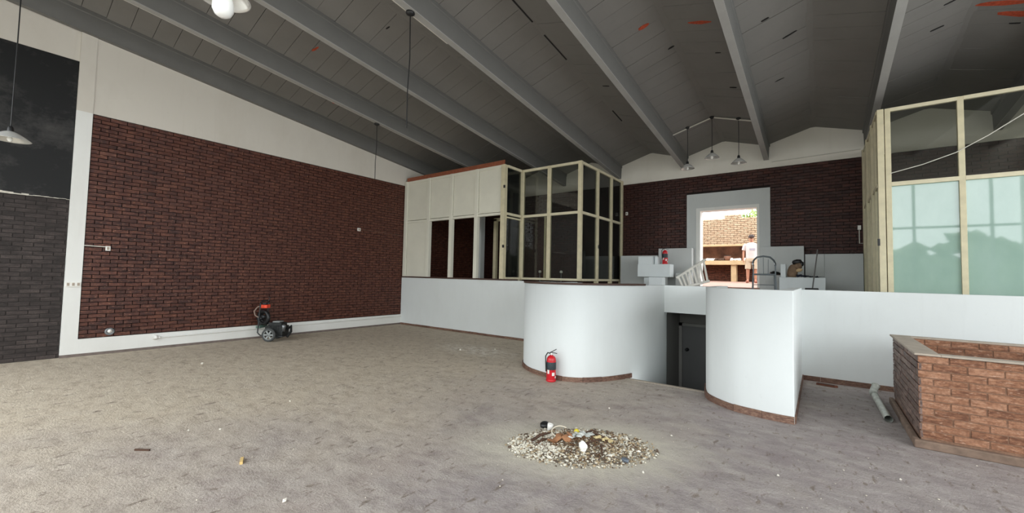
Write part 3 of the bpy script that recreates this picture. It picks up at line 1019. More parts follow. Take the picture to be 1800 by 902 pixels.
block('long grey plaster ledge behind the broom', [('body', -.28, .80, 12.25, 12.46, STZ, 2.36), ('pale_face', -.28, .09, 12.22, 12.26, 1.82, 2.36)], gname, GREYPL)
block('low pale plaster block under the brown bag', [('body', -.74, .10, 11.15, 11.55, STZ, 1.785), ('upstand', -.72, -.62, 11.25, 11.5, 1.785, 2.09)], gname)

# ------------------------------------------------------------------ brick planter box on the floor
pb = thing('brick_planter', 'low orange brick box with grey coping beside the stage wall', 'brick planter', (0, 0, 0))
BX0, BX1, BY0, BY1, BH = .82, 3.1, 6.08, 7.98, .95
m = MB()
W_ = .14
m.box(BX0 + .012, BX1, BY0 + .012, BY0 + W_, 0.0, BH); m.box(BX0 + .012, BX0 + W_, BY0 + W_, BY1, 0.0, BH)
m.box(BX0 + W_, BX1, BY1 - W_, BY1, 0, BH); m.box(BX1 - W_, BX1, BY0 + W_, BY1 - W_, 0, BH)
m.build('mortar_core', MORTAR_P, pb)
kw = dict(L=.235, H=.062, J=.013, D=.009, rng=random.Random(21), jitter=.004)
brickwork(pb, (BX0, BY0 + .012, 0), (1, 0, 0), (0, -1, 0), BX1 - BX0, .10, BH, BRICK_P, nparts=250, **kw)
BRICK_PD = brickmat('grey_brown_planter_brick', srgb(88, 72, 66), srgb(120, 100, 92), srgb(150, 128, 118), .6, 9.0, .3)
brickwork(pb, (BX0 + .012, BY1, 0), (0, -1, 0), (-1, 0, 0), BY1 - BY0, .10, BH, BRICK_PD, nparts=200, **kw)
brickwork(pb, (BX1, BY1 - W_, 0), (-1, 0, 0), (0, -1, 0), BX1 - BX0 - W_, .10, BH, BRICK_P, nparts=100, **kw)
m = MB()
m.box(BX0 - .05, BX1, BY0 - .06, BY0 + .0, 0, .085); m.box(BX0 - .05, BX0 + .0, BY0, BY1, 0, .085)
m.build('plinth', PLINTH, pb, .012)
m = MB()
m.box(BX0 - .03, BX0 + .17, BY0 - .02, BY1, BH, BH + .022); m.box(BX0 + .17, BX1, BY0 - .02, BY0 + .11, BH, BH + .022)
m.box(BX0 + .17, BX1, BY1 - .12, BY1, BH, BH + .022)
m.build('coping', CAPP, pb, .004)
bx('soil_bed', PLINTH, pb, BX0 + W_, BX1 - W_, BY0 + W_, BY1 - W_, 0, .25)

# ------------------------------------------------------------------ lamps
def pendant(label, x, y, z_top, z_shade, R_=.165, bulb=False, tilt=(0, 0), grp='pendant lamps', cordr=.007, dark=False):
    o = thing('pendant_lamp', label, 'pendant lamp', (x, y, z_shade), 0, grp)
    MB().lathe([(0, .0), (.055, 0), (.055, -.03), (.02, -.055), (0, -.055)], (0, 0, z_top - z_shade), 16).build('canopy', BLACKP, o)
    MB().tube([(0, 0, z_top - z_shade - .05), (.004, .002, (z_top - z_shade) * .5), (0, 0, .17)], cordr, 6).build('cord', BLACKP, o)
    MB().lathe([(0, .19), (.018, .19), (.03, .17), (.034, .12), (.034, .08), (0, .08)], (0, 0, 0), 14).build('lamp_holder', BLACKP, o)
    sh = []
    for k in range(13):
        t = k / 12
        sh.append((.036 + (R_ - .036) * t ** 1.15, .115 - .115 * t ** 1.5))
    prof = sh + [(R_ + .004, -.004)] + [(r - .003, h_ - .004) for r, h_ in reversed(sh)]
    s = MB().lathe(prof, (0, 0, 0), 32).build('lamp_shade', ALU, o)
    if bulb:
        MB().lathe([(.03, .09), (.034, .06), (.05, .02), (.065, -.04), (.066, -.09), (.05, -.125), (.025, -.142), (0, -.146)], (0, 0, 0), 20).build('bulb', OPAL, o)
    else:
        MB().lathe([(.014, .09), (.016, .05), (.028, .02), (.03, 0), (.018, -.026), (0, -.032)], (0, 0, 0), 14).build('bulb', OPAL, o)
    o.rotation_euler = (tilt[0], tilt[1], 0)
    return o


YLAMP = 10.9
pendant('silver pendant lamp nearest the glass box, of the three before the doorway', -2.66, YLAMP, roofz(-2.66, YLAMP), 4.50)
pendant('silver pendant lamp hanging highest, in the middle of the three before the doorway', -2.09, YLAMP, roofz(-2.09, YLAMP) - .02, 4.69)
pendant('silver pendant lamp hanging over the doorway surround, of the three before the doorway', -1.51, YLAMP, roofz(-1.51, YLAMP), 4.47)
pendant('large silver pendant lamp hanging in front of the black painted wall', -9.2, .31, zb(.31), 3.48, .205)
pendant('white bulbed pendant lamp cut off by the top edge of the photo', -3.42, 1.03, zb(1.03) + .4, 3.655, .165, True)
for (x, y, zt, z0, lab) in ((-5.15, 4.05, zb(4.05), 3.97, 'bare black cord hanging from a canopy near the top of the picture'),
                            (-9.2, 6.28, zb(6.28), 4.12, 'bare thin cord hanging in front of the brown brick wall')):
    o = thing('pendant_cable', lab, 'cable', (x, y, z0), 0, 'lamp cords without lamps')
    MB().lathe([(0, .0), (.07, 0), (.07, -.03), (.02, -.06), (0, -.06)], (0, 0, zt - z0), 16).build('canopy', BLACKP, o)
    MB().tube([(0, 0, zt - z0 - .04), (.01, .01, (zt - z0) * .6), (-.01, 0, (zt - z0) * .3), (0, 0, 0)], .009, 6).build('cord', BLACKP, o)
# conduits
def conduit(pts, label, r=.018):
    o = MB().tube(pts, r, 8).build('conduit', CONDUIT)
    return tag(o, label, 'conduit')
xb_ = BX[1] - .075
conduit([(xb_, y, zb(y) + .012) for y in (YF, 3, 6, 9.5, 12.4)], 'white conduit running along the second beam from the side wall')
xb_ = BX[3] - .075
conduit([(xb_, y, zb(y) + .012) for y in (YF, 2, 4.9)], 'white conduit along the beam behind the black lamp canopy')
conduit([(-3.02, YLAMP, roofz(-3.02, YLAMP) - .03), (-2.084, YLAMP, roofz(-2.084, YLAMP) - .035)], 'white conduit feeding the three lamps, rising slope')
conduit([(-2.084, YLAMP, roofz(-2.084, YLAMP) - .035), (-1.13, YLAMP, roofz(-1.13, YLAMP) - .05)], 'white conduit feeding the three lamps, falling slope by the beam')

# ------------------------------------------------------------------ wall fittings
def switch(label, loc, n, w_, h_, gang=1, grp='switches and sockets', mat=None):
    """box on a wall; n = outward normal ('x' or '-y')"""
    rz = {'x': math.radians(90), '-y': 0}[n]
    o = thing('wall_switch', label, 'switch', loc, rz, grp)
    bx('plate', mat or WHITEP, o, -w_ / 2, w_ / 2, -.03, .0, -h_ / 2, h_ / 2, .004)
    for g in range(gang):
        cx_ = -w_ / 2 + w_ * (g + .5) / gang
        bx('rocker', CAPP, o, cx_ - w_ / gang * .25, cx_ + w_ / gang * .25, -.036, -.028, -h_ * .3, h_ * .3, .002)
    return o
switch('white switch box on the brown brick beside the white pilaster', (XL + .0, 1.69, 2.06), 'x', .07, .09)
switch('white switch box high on the brown brick, near the white panels', (XL + .0, 7.15, 2.99), 'x', .10, .09)
switch('row of three switches on the white pilaster', (XL + .012, 1.25, 1.36), 'x', .2, .09, 3)
switch('white socket box on the back brick wall beside the glass side', (-4.86, YB - .0, 3.72), '-y', .07, .1)
tag(MB().tube([(XL, 1.36, 2.10), (XL, 1.66, 2.09)], .01, 6).build('short_conduit', CONDUIT), 'short conduit stub feeding the switch beside the pilaster', 'conduit')
tag(MB().tube([(XL + .004, 7.2, 3.0), (XL + .004, 8.8, 2.95)], .007, 6).build('surface_cable', plain('brown_cable', srgb(110, 84, 70), .6)), 'thin cable from the high switch box towards the white panels', 'cable')
o = thing('wall_outlet', 'round steel outlet low on the brown brick near the white pilaster', 'outlet', (XL, 1.79, .43), 0)
MB().lathe([(0, .0), (.075, 0), (.075, .02), (.06, .03), (.045, .02), (0, .018)], (0, 0, 0), 20, (1, 0, 0)).build('ring', STEEL, o)
MB().lathe([(0, .018), (.035, .02), (.038, .05), (0, .07)], (0, .0, .01), 14, (1, 0, 0)).build('plug', WHITEP, o)
o = thing('wall_bracket', 'white angled conduit bracket on the back brick beside the green room', 'bracket', (.75, YB - .02, 2.61), 0)
MB().tube([(0, 0, .34), (0, 0, 0), (.07, 0, 0)], .012, 6).build('bent_conduit', CONDUIT, o)
bx('box', WHITEP, o, -.03, .03, -.03, .02, .32, .42)

# ------------------------------------------------------------------ fire extinguishers
def extinguisher(label, loc, s=1.0, rz=0.0):
    o = thing('fire_extinguisher', label, 'fire extinguisher', loc, rz, 'fire extinguishers')
    r = .075
    MB().lathe([(0, 0), (r * .92, 0), (r, .012), (r, .33), (r * .93, .365), (r * .7, .392), (.03, .405), (.024, .415), (0, .415)], (0, 0, 0), 28).build('cylinder', REDP, o)
    MB().lathe([(r * 1.02, .006), (r * 1.05, .01), (r * 1.05, .03), (r * 1.02, .034)], (0, 0, 0), 28).build('foot_ring', REDP, o)
    MB().lathe([(r + .0015, .19), (r + .0022, .192), (r + .0022, .305), (r + .0015, .307)], (0, 0, 0), 28).build('instruction_label', LABELB, o)
    m = MB()
    for a, z, w_, h_ in ((-1.2, .10, .045, .05), (-.55, .06, .04, .03), (-2.3, .13, .035, .06)):
        for k in range(4):
            a0 = a + (k / 4 - .5) * w_ / r; a1 = a + ((k + 1) / 4 - .5) * w_ / r
            q = r + .002
            m.add([(q * math.cos(a0), q * math.sin(a0), z), (q * math.cos(a1), q * math.sin(a1), z), (q * math.cos(a1), q * math.sin(a1), z + h_), (q * math.cos(a0), q * math.sin(a0), z + h_)], [(0, 1, 2, 3)])
    m.build('sticker', WHITEP, o)
    MB().lathe([(0, .412), (.022, .412), (.022, .44), (.015, .455), (0, .455)], (0, 0, 0), 14).build('valve', STEEL, o)
    MB().obox((.035, 0, .448), (1, 0, -.18), (0, 1, 0), (.18, 0, 1), .055, .009, .005).build('carry_handle', BLACKP, o)
    MB().obox((.03, 0, .478), (1, 0, .55), (0, 1, 0), (-.55, 0, 1), .05, .009, .004).build('squeeze_lever', BLACKP, o)
    MB().tube([(-.015, 0, .44), (-.06, -.01, .45), (-.092, -.02, .40), (-.09, -.025, .30), (-.085, -.03, .2), (-.083, -.03, .16)], .010, 8).build('hose', BLACKP, o)
    MB().lathe([(.02, 0), (.02, .006), (0, .008)], (0, -.022, .432), 12, (0, -1, 0)).build('gauge', WHITEP, o)
    o.scale = (s, s, s)
    return o
extinguisher('red fire extinguisher standing at the foot of the curved white wall', (-3.50, 5.79, 0), 1.02, math.radians(37))
extinguisher('small red fire extinguisher standing on a pale plaster block', (-3.42, 11.62, 2.09), .95, math.radians(20))

# ------------------------------------------------------------------ pressure washer by the brick wall
pw = thing('pressure_washer', 'black wheeled pressure washer with orange top, parked by the brick wall', 'pressure washer', (-10.70, 4.58, 0), math.radians(37))
FR = plain('machine_frame_grey', srgb(58, 60, 62), .45, .5)
TYRE = plain('wheel_grey_rubber', srgb(66, 68, 68), .75)
RIM = plain('wheel_rim_grey', srgb(150, 154, 152), .5)
ENG = plain('engine_dark', srgb(34, 36, 36), .5, .3, var=.4, scale=25)
for sx_, y_ in ((.08, -.26), (.0, .24)):
    wh = thing('wheel', None, None, (sx_, y_, .165))
    wh.parent = pw
    MB().torus((0, 0, 0), .135, .03, (0, 1, 0), 28, 10).build('tyre', TYRE, wh)
    m = MB()
    m.lathe([(.118, -.02), (.122, 0), (.118, .02), (.105, .02), (.105, -.02), (.118, -.02)], (0, 0, 0), 28, (0, 1, 0))
    for k in range(6):
        a = k * PI / 3
        m.obox((math.cos(a) * .06, 0, math.sin(a) * .06), (math.cos(a), 0, math.sin(a)), (0, 1, 0), (-math.sin(a), 0, math.cos(a)), .05, .012, .016)
    m.lathe([(0, -.03), (.03, -.03), (.03, .03), (0, .03)], (0, 0, 0), 14, (0, 1, 0))
    m.build('rim', RIM, wh)
MB().tube([(.08, -.3, .165), (0, .3, .165)], .014, 8).build('axle', STEEL, pw)
m = MB()
for y_ in (-.17, .17):
    m.tube([(.36, y_, .12), (-.18, y_, .14), (-.24, y_, .2), (-.22, y_, .55), (-.20, y_, .9)], .016, 8)
m.tube([(-.20, -.17, .9), (-.20, -.1, .95), (-.20, .1, .95), (-.20, .17, .9)], .016, 8)
m.tube([(-.22, -.17, .5), (-.22, .17, .5)], .014, 8)
m.tube([(.36, -.17, .12), (.36, .17, .12)], .016, 8)
m.build('frame', FR, pw)
m = MB()
m.box(-.08, .34, -.15, .15, .13, .36); m.box(-.02, .30, -.13, .13, .36, .44)
for k in range(6): m.box(.03 + .04 * k, .045 + .04 * k, -.16, -.13, .2, .36)
m.build('engine', ENG, pw, .012)
MB().box(.06, .24, -.10, .10, .44, .47).build('fuel_tank', RIM, pw, .015)
MB().lathe([(0, 0), (.05, 0), (.05, .14), (.03, .16), (0, .16)], (.32, -.1, .24), 16, (.2, 0, 1)).build('pump', STEEL, pw)
MB().tube([(.3, .05, .22), (.42, .1, .34), (.46, .02, .22), (.42, -.08, .10)], .03, 8).build('exhaust', ENG, pw)
MB().torus((-.19, -.04, .55), .15, .045, (.3, 1, 0), 28, 10).build('hose_coil', BLACKP, pw)
MB().torus((-.19, .0, .56), .115, .04, (.3, 1, 0), 24, 8).build('hose_coil', BLACKP, pw)
MB().lathe([(0, -.05), (.045, -.05), (.045, .05), (0, .05)], (-.20, -.01, .565), 16, (.3, 1, 0)).build('reel_hub', FR, pw)
MB().box(-.24, -.09, -.1, .06, .78, .86).build('spray_gun_holder', plain('bright_orange_red', srgb(236, 78, 48), .45), pw, .012)
MB().box(-.22, -.14, -.06, .04, .86, .91).build('gun_cap', FR, pw, .01)
MB().tube([(-.24, -.02, .84), (-.34, -.05, .80), (-.40, -.08, .70), (-.37, -.08, .60), (-.3, -.05, .55)], .016, 8).build('hose_loop', plain('grey_hose', srgb(140, 120, 108), .6), pw)
MB().tube([(-.18, .1, .93), (-.14, .12, 1.02), (-.2, .14, 1.04)], .01, 6).build('lance', FR, pw)
MB().box(-.3, -.2, -.16, .14, .30, .36).build('detergent_tank', plain('dull_green_plastic', srgb(96, 122, 110), .5), pw, .01)

# ------------------------------------------------------------------ rubble heap and floor litter
DC = (-1.93, 3.80)
rg = random.Random(77)
axu = Vector((math.cos(YAW), math.sin(YAW))); axv = Vector((-math.sin(YAW), math.cos(YAW)))
def hp(u_, v_): return (DC[0] + axu.x * u_ + axv.x * v_, DC[1] + axu.y * u_ + axv.y * v_)
def heapz(u_, v_):
    q = (u_ / .62) ** 2 + (v_ / .40) ** 2
    return .11 * max(0, 1 - q) ** .8 * (.75 + .35 * math.sin(9 * u_ + 1.3) * math.cos(11 * v_))
# one low mound of dust
m = MB(); nu, nv = 40, 30
for j in range(nv + 1):
    for i in range(nu + 1):
        a = -1 + 2 * i / nu; b = -1 + 2 * j / nv
        u_, v_ = a * .75, b * .5
        x, y = hp(u_, v_)
        z = heapz(u_ * 1.12, v_ * 1.12) * .6
        z += (rg.uniform(-.006, .008) if z > .006 else 0)
        m.v.append((x, y, z - .004))
m.f = [(j * (nu + 1) + i, j * (nu + 1) + i + 1, (j + 1) * (nu + 1) + i + 1, (j + 1) * (nu + 1) + i) for j in range(nv) for i in range(nu)]
m.smooth = [True] * len(m.f)
heap = m.build('rubble', plain('grey_plaster_dust', srgb(176, 166, 148), .95, var=.3, scale=14))
tag(heap, 'swept heap of broken plaster, dust and wood scraps on the floor', 'rubble heap', None, 'stuff')
cols = [('pale', srgb(206, 200, 184), 2600), ('tan', srgb(160, 142, 114), 2000), ('dark', srgb(92, 76, 62), 1300), ('white', srgb(224, 220, 208), 420)]
for nm, c, cnt in cols:
    m = MB()
    for k in range(cnt):
        a = rg.uniform(0, 6.283); r = math.sqrt(rg.random()) * rg.choice([.8, .95, 1.0, 1.12])
        if nm in ('pale', 'white') and rg.random() < .35:
            a = rg.uniform(2.4, 4.2); r = rg.uniform(.5, 1.05)
        u_, v_ = math.cos(a) * r * .68, math.sin(a) * r * .44
        x, y = hp(u_, v_)
        s = rg.uniform(.004, .014) * (1.6 if rg.random() < .12 else 1)
        m.rock((x, y, heapz(u_, v_) * .75 + s * .5), s * rg.uniform(.8, 1.8), s, s * rg.uniform(.4, .9), rg)
    m.build('%s_fragments' % nm, plain('%s_rubble' % nm, c, .9, var=.2, scale=40), heap)['kind'] = 'stuff'
m = MB()
for k in range(240):
    a = rg.uniform(0, 6.283); r = abs(rg.gauss(0, .4))
    u_, v_ = math.cos(a) * r * .62, math.sin(a) * r * .40
    x, y = hp(u_, v_); t = rg.uniform(0, 3.14); L_ = rg.uniform(.03, .10)
    z = heapz(u_, v_) * .75 + .012
    d = Vector((math.cos(t), math.sin(t), rg.uniform(-.3, .3))) * L_
    m.tube([Vector((x, y, z)) - d * .5, Vector((x, y, z + .01)) + d * .5], rg.uniform(.002, .005), 4)
m.build('twig_fragments', plain('brown_twigs', srgb(98, 70, 46), .9, var=.4, scale=30), heap)['kind'] = 'stuff'


def single(name, label, cat, mat, fn, grp=None):
    m = MB(); fn(m)
    return tag(m.build(name, mat), label, cat, grp)


def onheap(u_, v_, dz=0):
    x, y = hp(u_, v_)
    return Vector((x, y, heapz(u_, v_) * .75 + dz))
c0 = Vector((-2.50, 4.02, 0))
single('plastic_cup', 'black round plastic cup lying behind the rubble heap', 'plastic cup', BLACKP, lambda m: m.lathe([(0, .05), (.03, .052), (.05, .04), (.054, .0), (.048, 0), (.045, .036), (0, .044)], c0 + Vector((0, 0, .002)), 20, (0, -.25, 1)))
single('paper_cup', 'small white crumpled cup next to the black cup', 'cup', WHITEP, lambda m: m.lathe([(0, 0), (.022, 0), (.03, .05), (.033, .075), (.028, .075), (.02, .01), (0, .01)], Vector((-2.39, 3.93, .01)), 14, (.2, .1, 1)))
pc = onheap(-.03, .12, .02)
single('yellow_ball', 'small yellow ball on top of the rubble heap', 'ball', plain('dull_yellow', srgb(206, 190, 60), .6), lambda m: m.lathe([(0, -.028), (.014, -.024), (.024, -.014), (.028, 0), (.024, .014), (.014, .024), (0, .028)], pc + Vector((0, 0, .02)), 16))
single('plaster_chunk', 'large white plaster chunk at the front of the rubble heap', 'plaster chunk', plain('chalk_white', srgb(236, 234, 226), .9, var=.05), lambda m: m.lump(onheap(-.02, -.2, .04), .045, .035, .05, rg))
single('plastic_scrap', 'bluish grey plastic scrap lying beside the rubble heap', 'plastic scrap', plain('blue_grey_plastic', srgb(88, 96, 106), .4), lambda m: m.lump(Vector((-1.46, 3.74, .022)), .042, .03, .024, rg))
single('cardboard_scrap', 'torn brown cardboard scrap lying on the rubble heap', 'cardboard', plain('orange_cardboard', srgb(158, 112, 78), .85, var=.3, scale=20),
       lambda m: [m.lump(onheap(-.30 + .05 * k, -.03 + .035 * (k % 3), .035), .06, .045, .012, rg) for k in range(5)])
single('plastic_hoop', 'pale bent plastic strip curling on the rubble heap', 'plastic strip', plain('pale_plastic', srgb(214, 204, 184), .5), lambda m: m.torus(onheap(-.20, .14, .045), .085, .006, (.1, -.3, 1), 20, 6, 4.6, .4))
DKW = plain('dark_wet_wood', srgb(72, 50, 36), .8, var=.3, scale=20)
for (u0, v0, u1, v1, r, lab) in ((-.50, -.02, -.30, .15, .014, 'dark splintered stick at the far end of the rubble heap nearest the brick wall'), (-.44, -.08, -.34, .03, .011, 'short dark stick leaning on the pale end of the rubble heap'),
                                 (.08, .20, .22, .20, .009, 'dark stick lying along the back of the rubble heap'), (.02, -.14, .24, -.02, .008, 'pale brown lath crossing the front of the rubble heap'),
                                 (.16, -.16, .14, -.32, .010, 'brown stick pointing to the camera at the rubble heap front'), (.05, .06, .24, .05, .012, 'black strip of wood across the middle of the rubble heap')):
    single('wood_stick', lab, 'wood stick', DKW, lambda m: m.tube([onheap(u0, v0, .03), (onheap(u0, v0, .03) + onheap(u1, v1, .045)) / 2 + Vector((0, 0, .012)), onheap(u1, v1, .03)], [r, r * 1.1, r * .6], 5), 'sticks in the rubble heap')
single('crumpled_bag', 'crumpled grey plastic bag in the middle of the rubble heap', 'plastic bag', plain('grey_film', srgb(176, 178, 172), .4, var=.2, scale=30), lambda m: [m.rock(onheap(-.10 + .025 * k, -.03 + .03 * (k % 3), .035), .045, .03, .02, rg) for k in range(9)])
single('yellow_foam', 'yellowish foam lump at the near side of the rubble heap', 'foam lump', plain('yellow_foam_mat', srgb(192, 174, 130), .9, var=.2, scale=30), lambda m: [m.rock(onheap(.14 + .022 * k, -.03 + .025 * (k % 3), .03), .035, .025, .02, rg) for k in range(8)])

bits = [(-8.8, 2.63, .03, 'pale plaster crumb with a drag mark, nearest the brick wall'), (-5.31, 1.5, .012, 'tiny white crumb on the dusty floor, one of a close pair'), (-5.11, 1.72, .012, 'tiny white crumb on the dusty floor, the other of a close pair'),
        (-5.53, 2.63, .012, 'small white crumb in the middle of the dusty floor'), (-3.17, 1.5, .02, 'white plaster crumb at the bottom edge of the photo'), (-1.25, 3.64, .014, 'white crumb just in front of the rubble heap'),
        (-.31, 4.34, .014, 'white crumb on the bare floor before the sharp wall corner'), (.54, 4.94, .013, 'white crumb on the bare floor before the brick planter'), (-1.3, 4.67, .013, 'white crumb between the rubble heap and the sharp wall corner'),
        (-6.45, 6.75, .03, 'pale plaster crumb in the chalky spill'), (-5.93, 7.34, .022, 'pale plaster crumb by the curved wall base'), (-2.2, 5.1, .014, 'white crumb between the rubble heap and the stair')]
PC = plain('pale_crumb', srgb(222, 216, 204), .9)
for x, y, s, lab in bits:
    tag(MB().rock((x, y, s * .6), s * 1.2, s, s * .8, rg).build('plaster_crumb', PC), lab, 'plaster crumb', 'crumbs scattered over the floor')
tag(MB().obox((-4.11, 1.56, .012), (.9, -.4, 0), (.4, .9, 0), (0, 0, 1), .055, .012, .012).build('wood_chip', plain('yellow_wood', srgb(206, 176, 116), .8)), 'yellowish wood chip lying on the dusty floor', 'wood chip')
tag(MB().obox((-5.05, 1.08, .01), (.8, .6, 0), (-.6, .8, 0), (0, 0, 1), .07, .006, .008).build('wood_chip', DKW), 'thin dark splinter lying on the dusty floor', 'wood chip')
pl = thing('broken_board', 'short dark brown broken board lying by the white stage wall', 'board', (.08, 8.56, 0), math.radians(-10))
MB().prism([(-.14, -.045), (.1, -.05), (.14, -.01), (.12, .04), (-.1, .05), (-.15, .01)], 'z', 0, .025).build('wood', plain('red_brown_board', srgb(112, 66, 46), .75, var=.25, scale=15), pl)
MB().box(-.13, .1, -.03, .0, .025, .034).build('veneer', DARKWOOD, pl)
# tiny litter too small to count
m = MB()
for k in range(900):
    x = rg.uniform(-9.5, 2.0); y = rg.uniform(.3, 8.2)
    if -4.9 < x < -.2 and y > 5.8: continue
    if x > .6 and y > 5.9: continue
    if (x + 1.93) ** 2 + (y - 3.8) ** 2 < .8: continue
    s = rg.uniform(.003, .009)
    m.rock((x, y, s * .5), s, s, s * .6, rg)
tag(m.build('grit', plain('floor_grit', srgb(190, 182, 168), .9, var=.4, scale=3)), 'fine grit scattered over the concrete floor', 'grit', None, 'stuff')

# bent galvanised duct
du = thing('metal_duct', 'bent galvanised metal pipe lying beside the brick planter', 'metal pipe', (0, 0, 0))
GAL = plain('galvanised_steel', srgb(186, 188, 180), .4, .4, var=.25, scale=14)
MB().tube([(.655, 6.85, .044), (.64, 7.5, .05), (.615, 8.02, .075)], .042, 14, False).build('straight_pipe', GAL, du)
MB().tube([(.615, 8.00, .075), (.61, 8.12, .08), (.63, 8.26, .10), (.66, 8.34, .15)], .046, 14, False).build('elbow', GAL, du)
MB().torus((.66, 8.345, .152), .046, .008, (.3, .7, .6), 20, 6).build('rim', GAL, du)
MB().torus((.615, 8.02, .076), .045, .006, (0, 1, 0), 20, 6).build('joint_ring', GAL, du)

# ------------------------------------------------------------------ things on the stage
# aluminium ladder lying on its side
lad = thing('ladder', 'white ladder lying tilted on its side before the doorway', 'ladder', (0, 0, 0))
TL, TR, BL, BR = Vector((-3.02, 11.25, 1.72)), Vector((-2.42, 11.75, 2.22)), Vector((-2.88, 11.2, 1.46)), Vector((-2.28, 11.55, 1.66))
LADM = plain('white_ladder_paint', srgb(236, 233, 224), .5)
for a, b in ((TL, TR), (BL, BR)):
    MB().tube([a, b], .036, 6).build('side_rail', LADM, lad)
for k in range(8):
    t = (k + .5) / 8
    MB().tube([TL.lerp(TR, t), BL.lerp(BR, t)], .028, 6).build('rung', LADM, lad)
# metal armchair
ch = thing('armchair', 'grey metal chair with rounded back, standing before the doorway', 'chair', (-1.02, 10.95, STZ), math.radians(8))
CH = plain('grey_chair_metal', srgb(104, 112, 116), .45, .4)
m = MB()
m.tube([(-.21, -.16, .64), (-.22, -.02, .68), (-.2, .1, .76), (-.13, .16, .84), (0, .18, .865), (.13, .16, .84), (.2, .1, .76), (.22, -.02, .68), (.21, -.16, .64)], .020, 8)
m.build('back_hoop', CH, ch)
for sx_ in (-1, 1):
    for y_, tz in ((-.17, .64), (.15, .44)):
        MB().tube([(sx_ * .21, y_, tz), (sx_ * .215, y_, .3), (sx_ * .225, y_ * 1.15, 0)], .014, 8).build('leg', CH, ch)
MB().box(-.21, .21, -.19, .18, .42, .455).build('seat', CH, ch, .015)
MESHM = glassmat('perforated_back', (.75, .78, .78, 1), .5, srgb(150, 158, 160))
m = MB()
for k in range(3):
    x = -.09 + .09 * k
    m.tube([(x * 1.0, .15, .45), (x * 1.05, .165 - abs(x) * .2, .84 - abs(x) * .55)], .006, 6)
m.build('back_bars', CH, ch)
m = MB(); m.tube([(-.2, -.15, .2), (.2, -.15, .2)], .008, 6); m.tube([(-.2, .16, .2), (.2, .16, .2)], .008, 6)
m.build('stretcher', CH, ch)
# brown bag with black top
bg_ = thing('bag', 'slumped brown bag with black top on the pale plaster block', 'bag', (-.46, 11.34, 1.79), 0)
BROWN = plain('brown_canvas', srgb(120, 98, 78), .85, var=.25, scale=14)
m = MB()
m.lathe([(0, 0), (.085, .0), (.10, .05), (.10, .14), (.085, .22), (.06, .27), (.03, .29), (0, .295)], (-.05, 0, 0), 16, (.12, 0, 1))
m.lathe([(0, -.09), (.05, -.07), (.07, 0), (.06, .07), (0, .09)], (.06, -.01, .25), 14, (1, 0, .35))
m.build('body', BROWN, bg_)
m = MB()
m.lathe([(0, -.10), (.045, -.08), (.065, 0), (.05, .08), (0, .10)], (.05, .01, .345), 14, (1, 0, .1))
m.lathe([(0, -.05), (.04, -.03), (.05, 0), (.035, .06), (0, .07)], (.13, -.01, .29), 12, (.2, 0, 1))
m.build('black_flap', BLACKP, bg_)
MB().lathe([(0, -.07), (.03, -.05), (.045, 0), (.03, .05), (0, .07)], (.09, -.06, .16), 12, (1, 0, .3)).build('pocket', plain('tan_canvas', srgb(186, 160, 122), .85), bg_)
cl = MB()
for k in range(11):
    t = k / 10
    cl.rock((-.40 + .38 * t, 11.30 + .02 * math.sin(k * 2), 1.785 + .03 * (1 - t) + .015), .05, .06, .028 * (1.2 - t), rg)
tag(cl.build('dark_cloth', plain('navy_cloth', srgb(30, 34, 48), .9)), 'dark navy cloth heaped along the pale plaster block', 'cloth')
br = thing('broom', 'thin grey broom leaning beside the dark cloth', 'broom', (0, 0, 0))
MB().tube([(-.13, 10.86, STZ + .12), (-.03, 11.10, 2.40)], .012, 8).build('stick', plain('grey_stick', srgb(92, 90, 88), .6), br)
MB().obox((-.14, 10.84, STZ + .09), (.9, .1, 0), (-.1, .9, .2), (0, -.2, 1), .13, .025, .07).build('brush', BLACKP, br, .01)
for (x, y, z, lab) in ((-.86, 11.9, 1.84, 'dark shoe on the grey plaster seat behind the chair'),):
    sh = thing('shoe', lab, 'shoe', (x, y, z), .4)
    MB().tube([(-.12, 0, .035), (-.04, 0, .055), (.05, 0, .04), (.12, 0, .025)], [.035, .045, .04, .022], 10).build('upper', BLACKP, sh)
    MB().prism([(-.15, -.035), (.1, -.04), (.145, 0), (.1, .04), (-.15, .035)], 'z', 0, .018).build('sole', DARKWOOD, sh)

# ------------------------------------------------------------------ yard behind the doorway
yz = lambda y: 1.50 + .025 * (y - 12.75)
struct(MB().add([(-9, 12.76, yz(12.76)), (5, 12.76, yz(12.76)), (5, 26, yz(26)), (-9, 26, yz(26)), (-9, 12.76, .9), (5, 12.76, .9), (5, 26, .9), (-9, 26, .9)],
                [(0, 1, 2, 3), (7, 6, 5, 4), (4, 5, 1, 0), (5, 6, 2, 1), (6, 7, 3, 2), (7, 4, 0, 3)]).build('ground_yard', YARD), 'pink paved yard behind the doorway')
bq = thing('barbecue_wall', 'pale brick barbecue with sooty hearth and counter in the yard', 'barbecue', (0, 0, 0))
YQ = 18.0
HX0, HX1 = -6.2, .2
m = MB()
m.box(HX0, HX1, YQ + .03, YQ + .35, 3.07, 4.12); m.box(HX0, HX1, YQ + .8, YQ + 1.0, 1.4, 4.12)
m.box(-3.0, -2.45, YQ + .03, YQ + .35, 4.12, 4.26)
m.box(HX0, HX0 + .2, YQ + .03, YQ + 1, 1.4, 4.12); m.box(HX1 - .2, HX1, YQ + .03, YQ + 1, 1.4, 4.12)
m.build('hood_core', MORTAR_O, bq)
brickwork(bq, (HX0, YQ + .03, 0), (1, 0, 0), (0, -1, 0), HX1 - HX0, 3.07, 4.12, BRICK_O, L=.22, H=.06, J=.016, D=.03, nparts=0, rng=random.Random(31), jitter=.012)
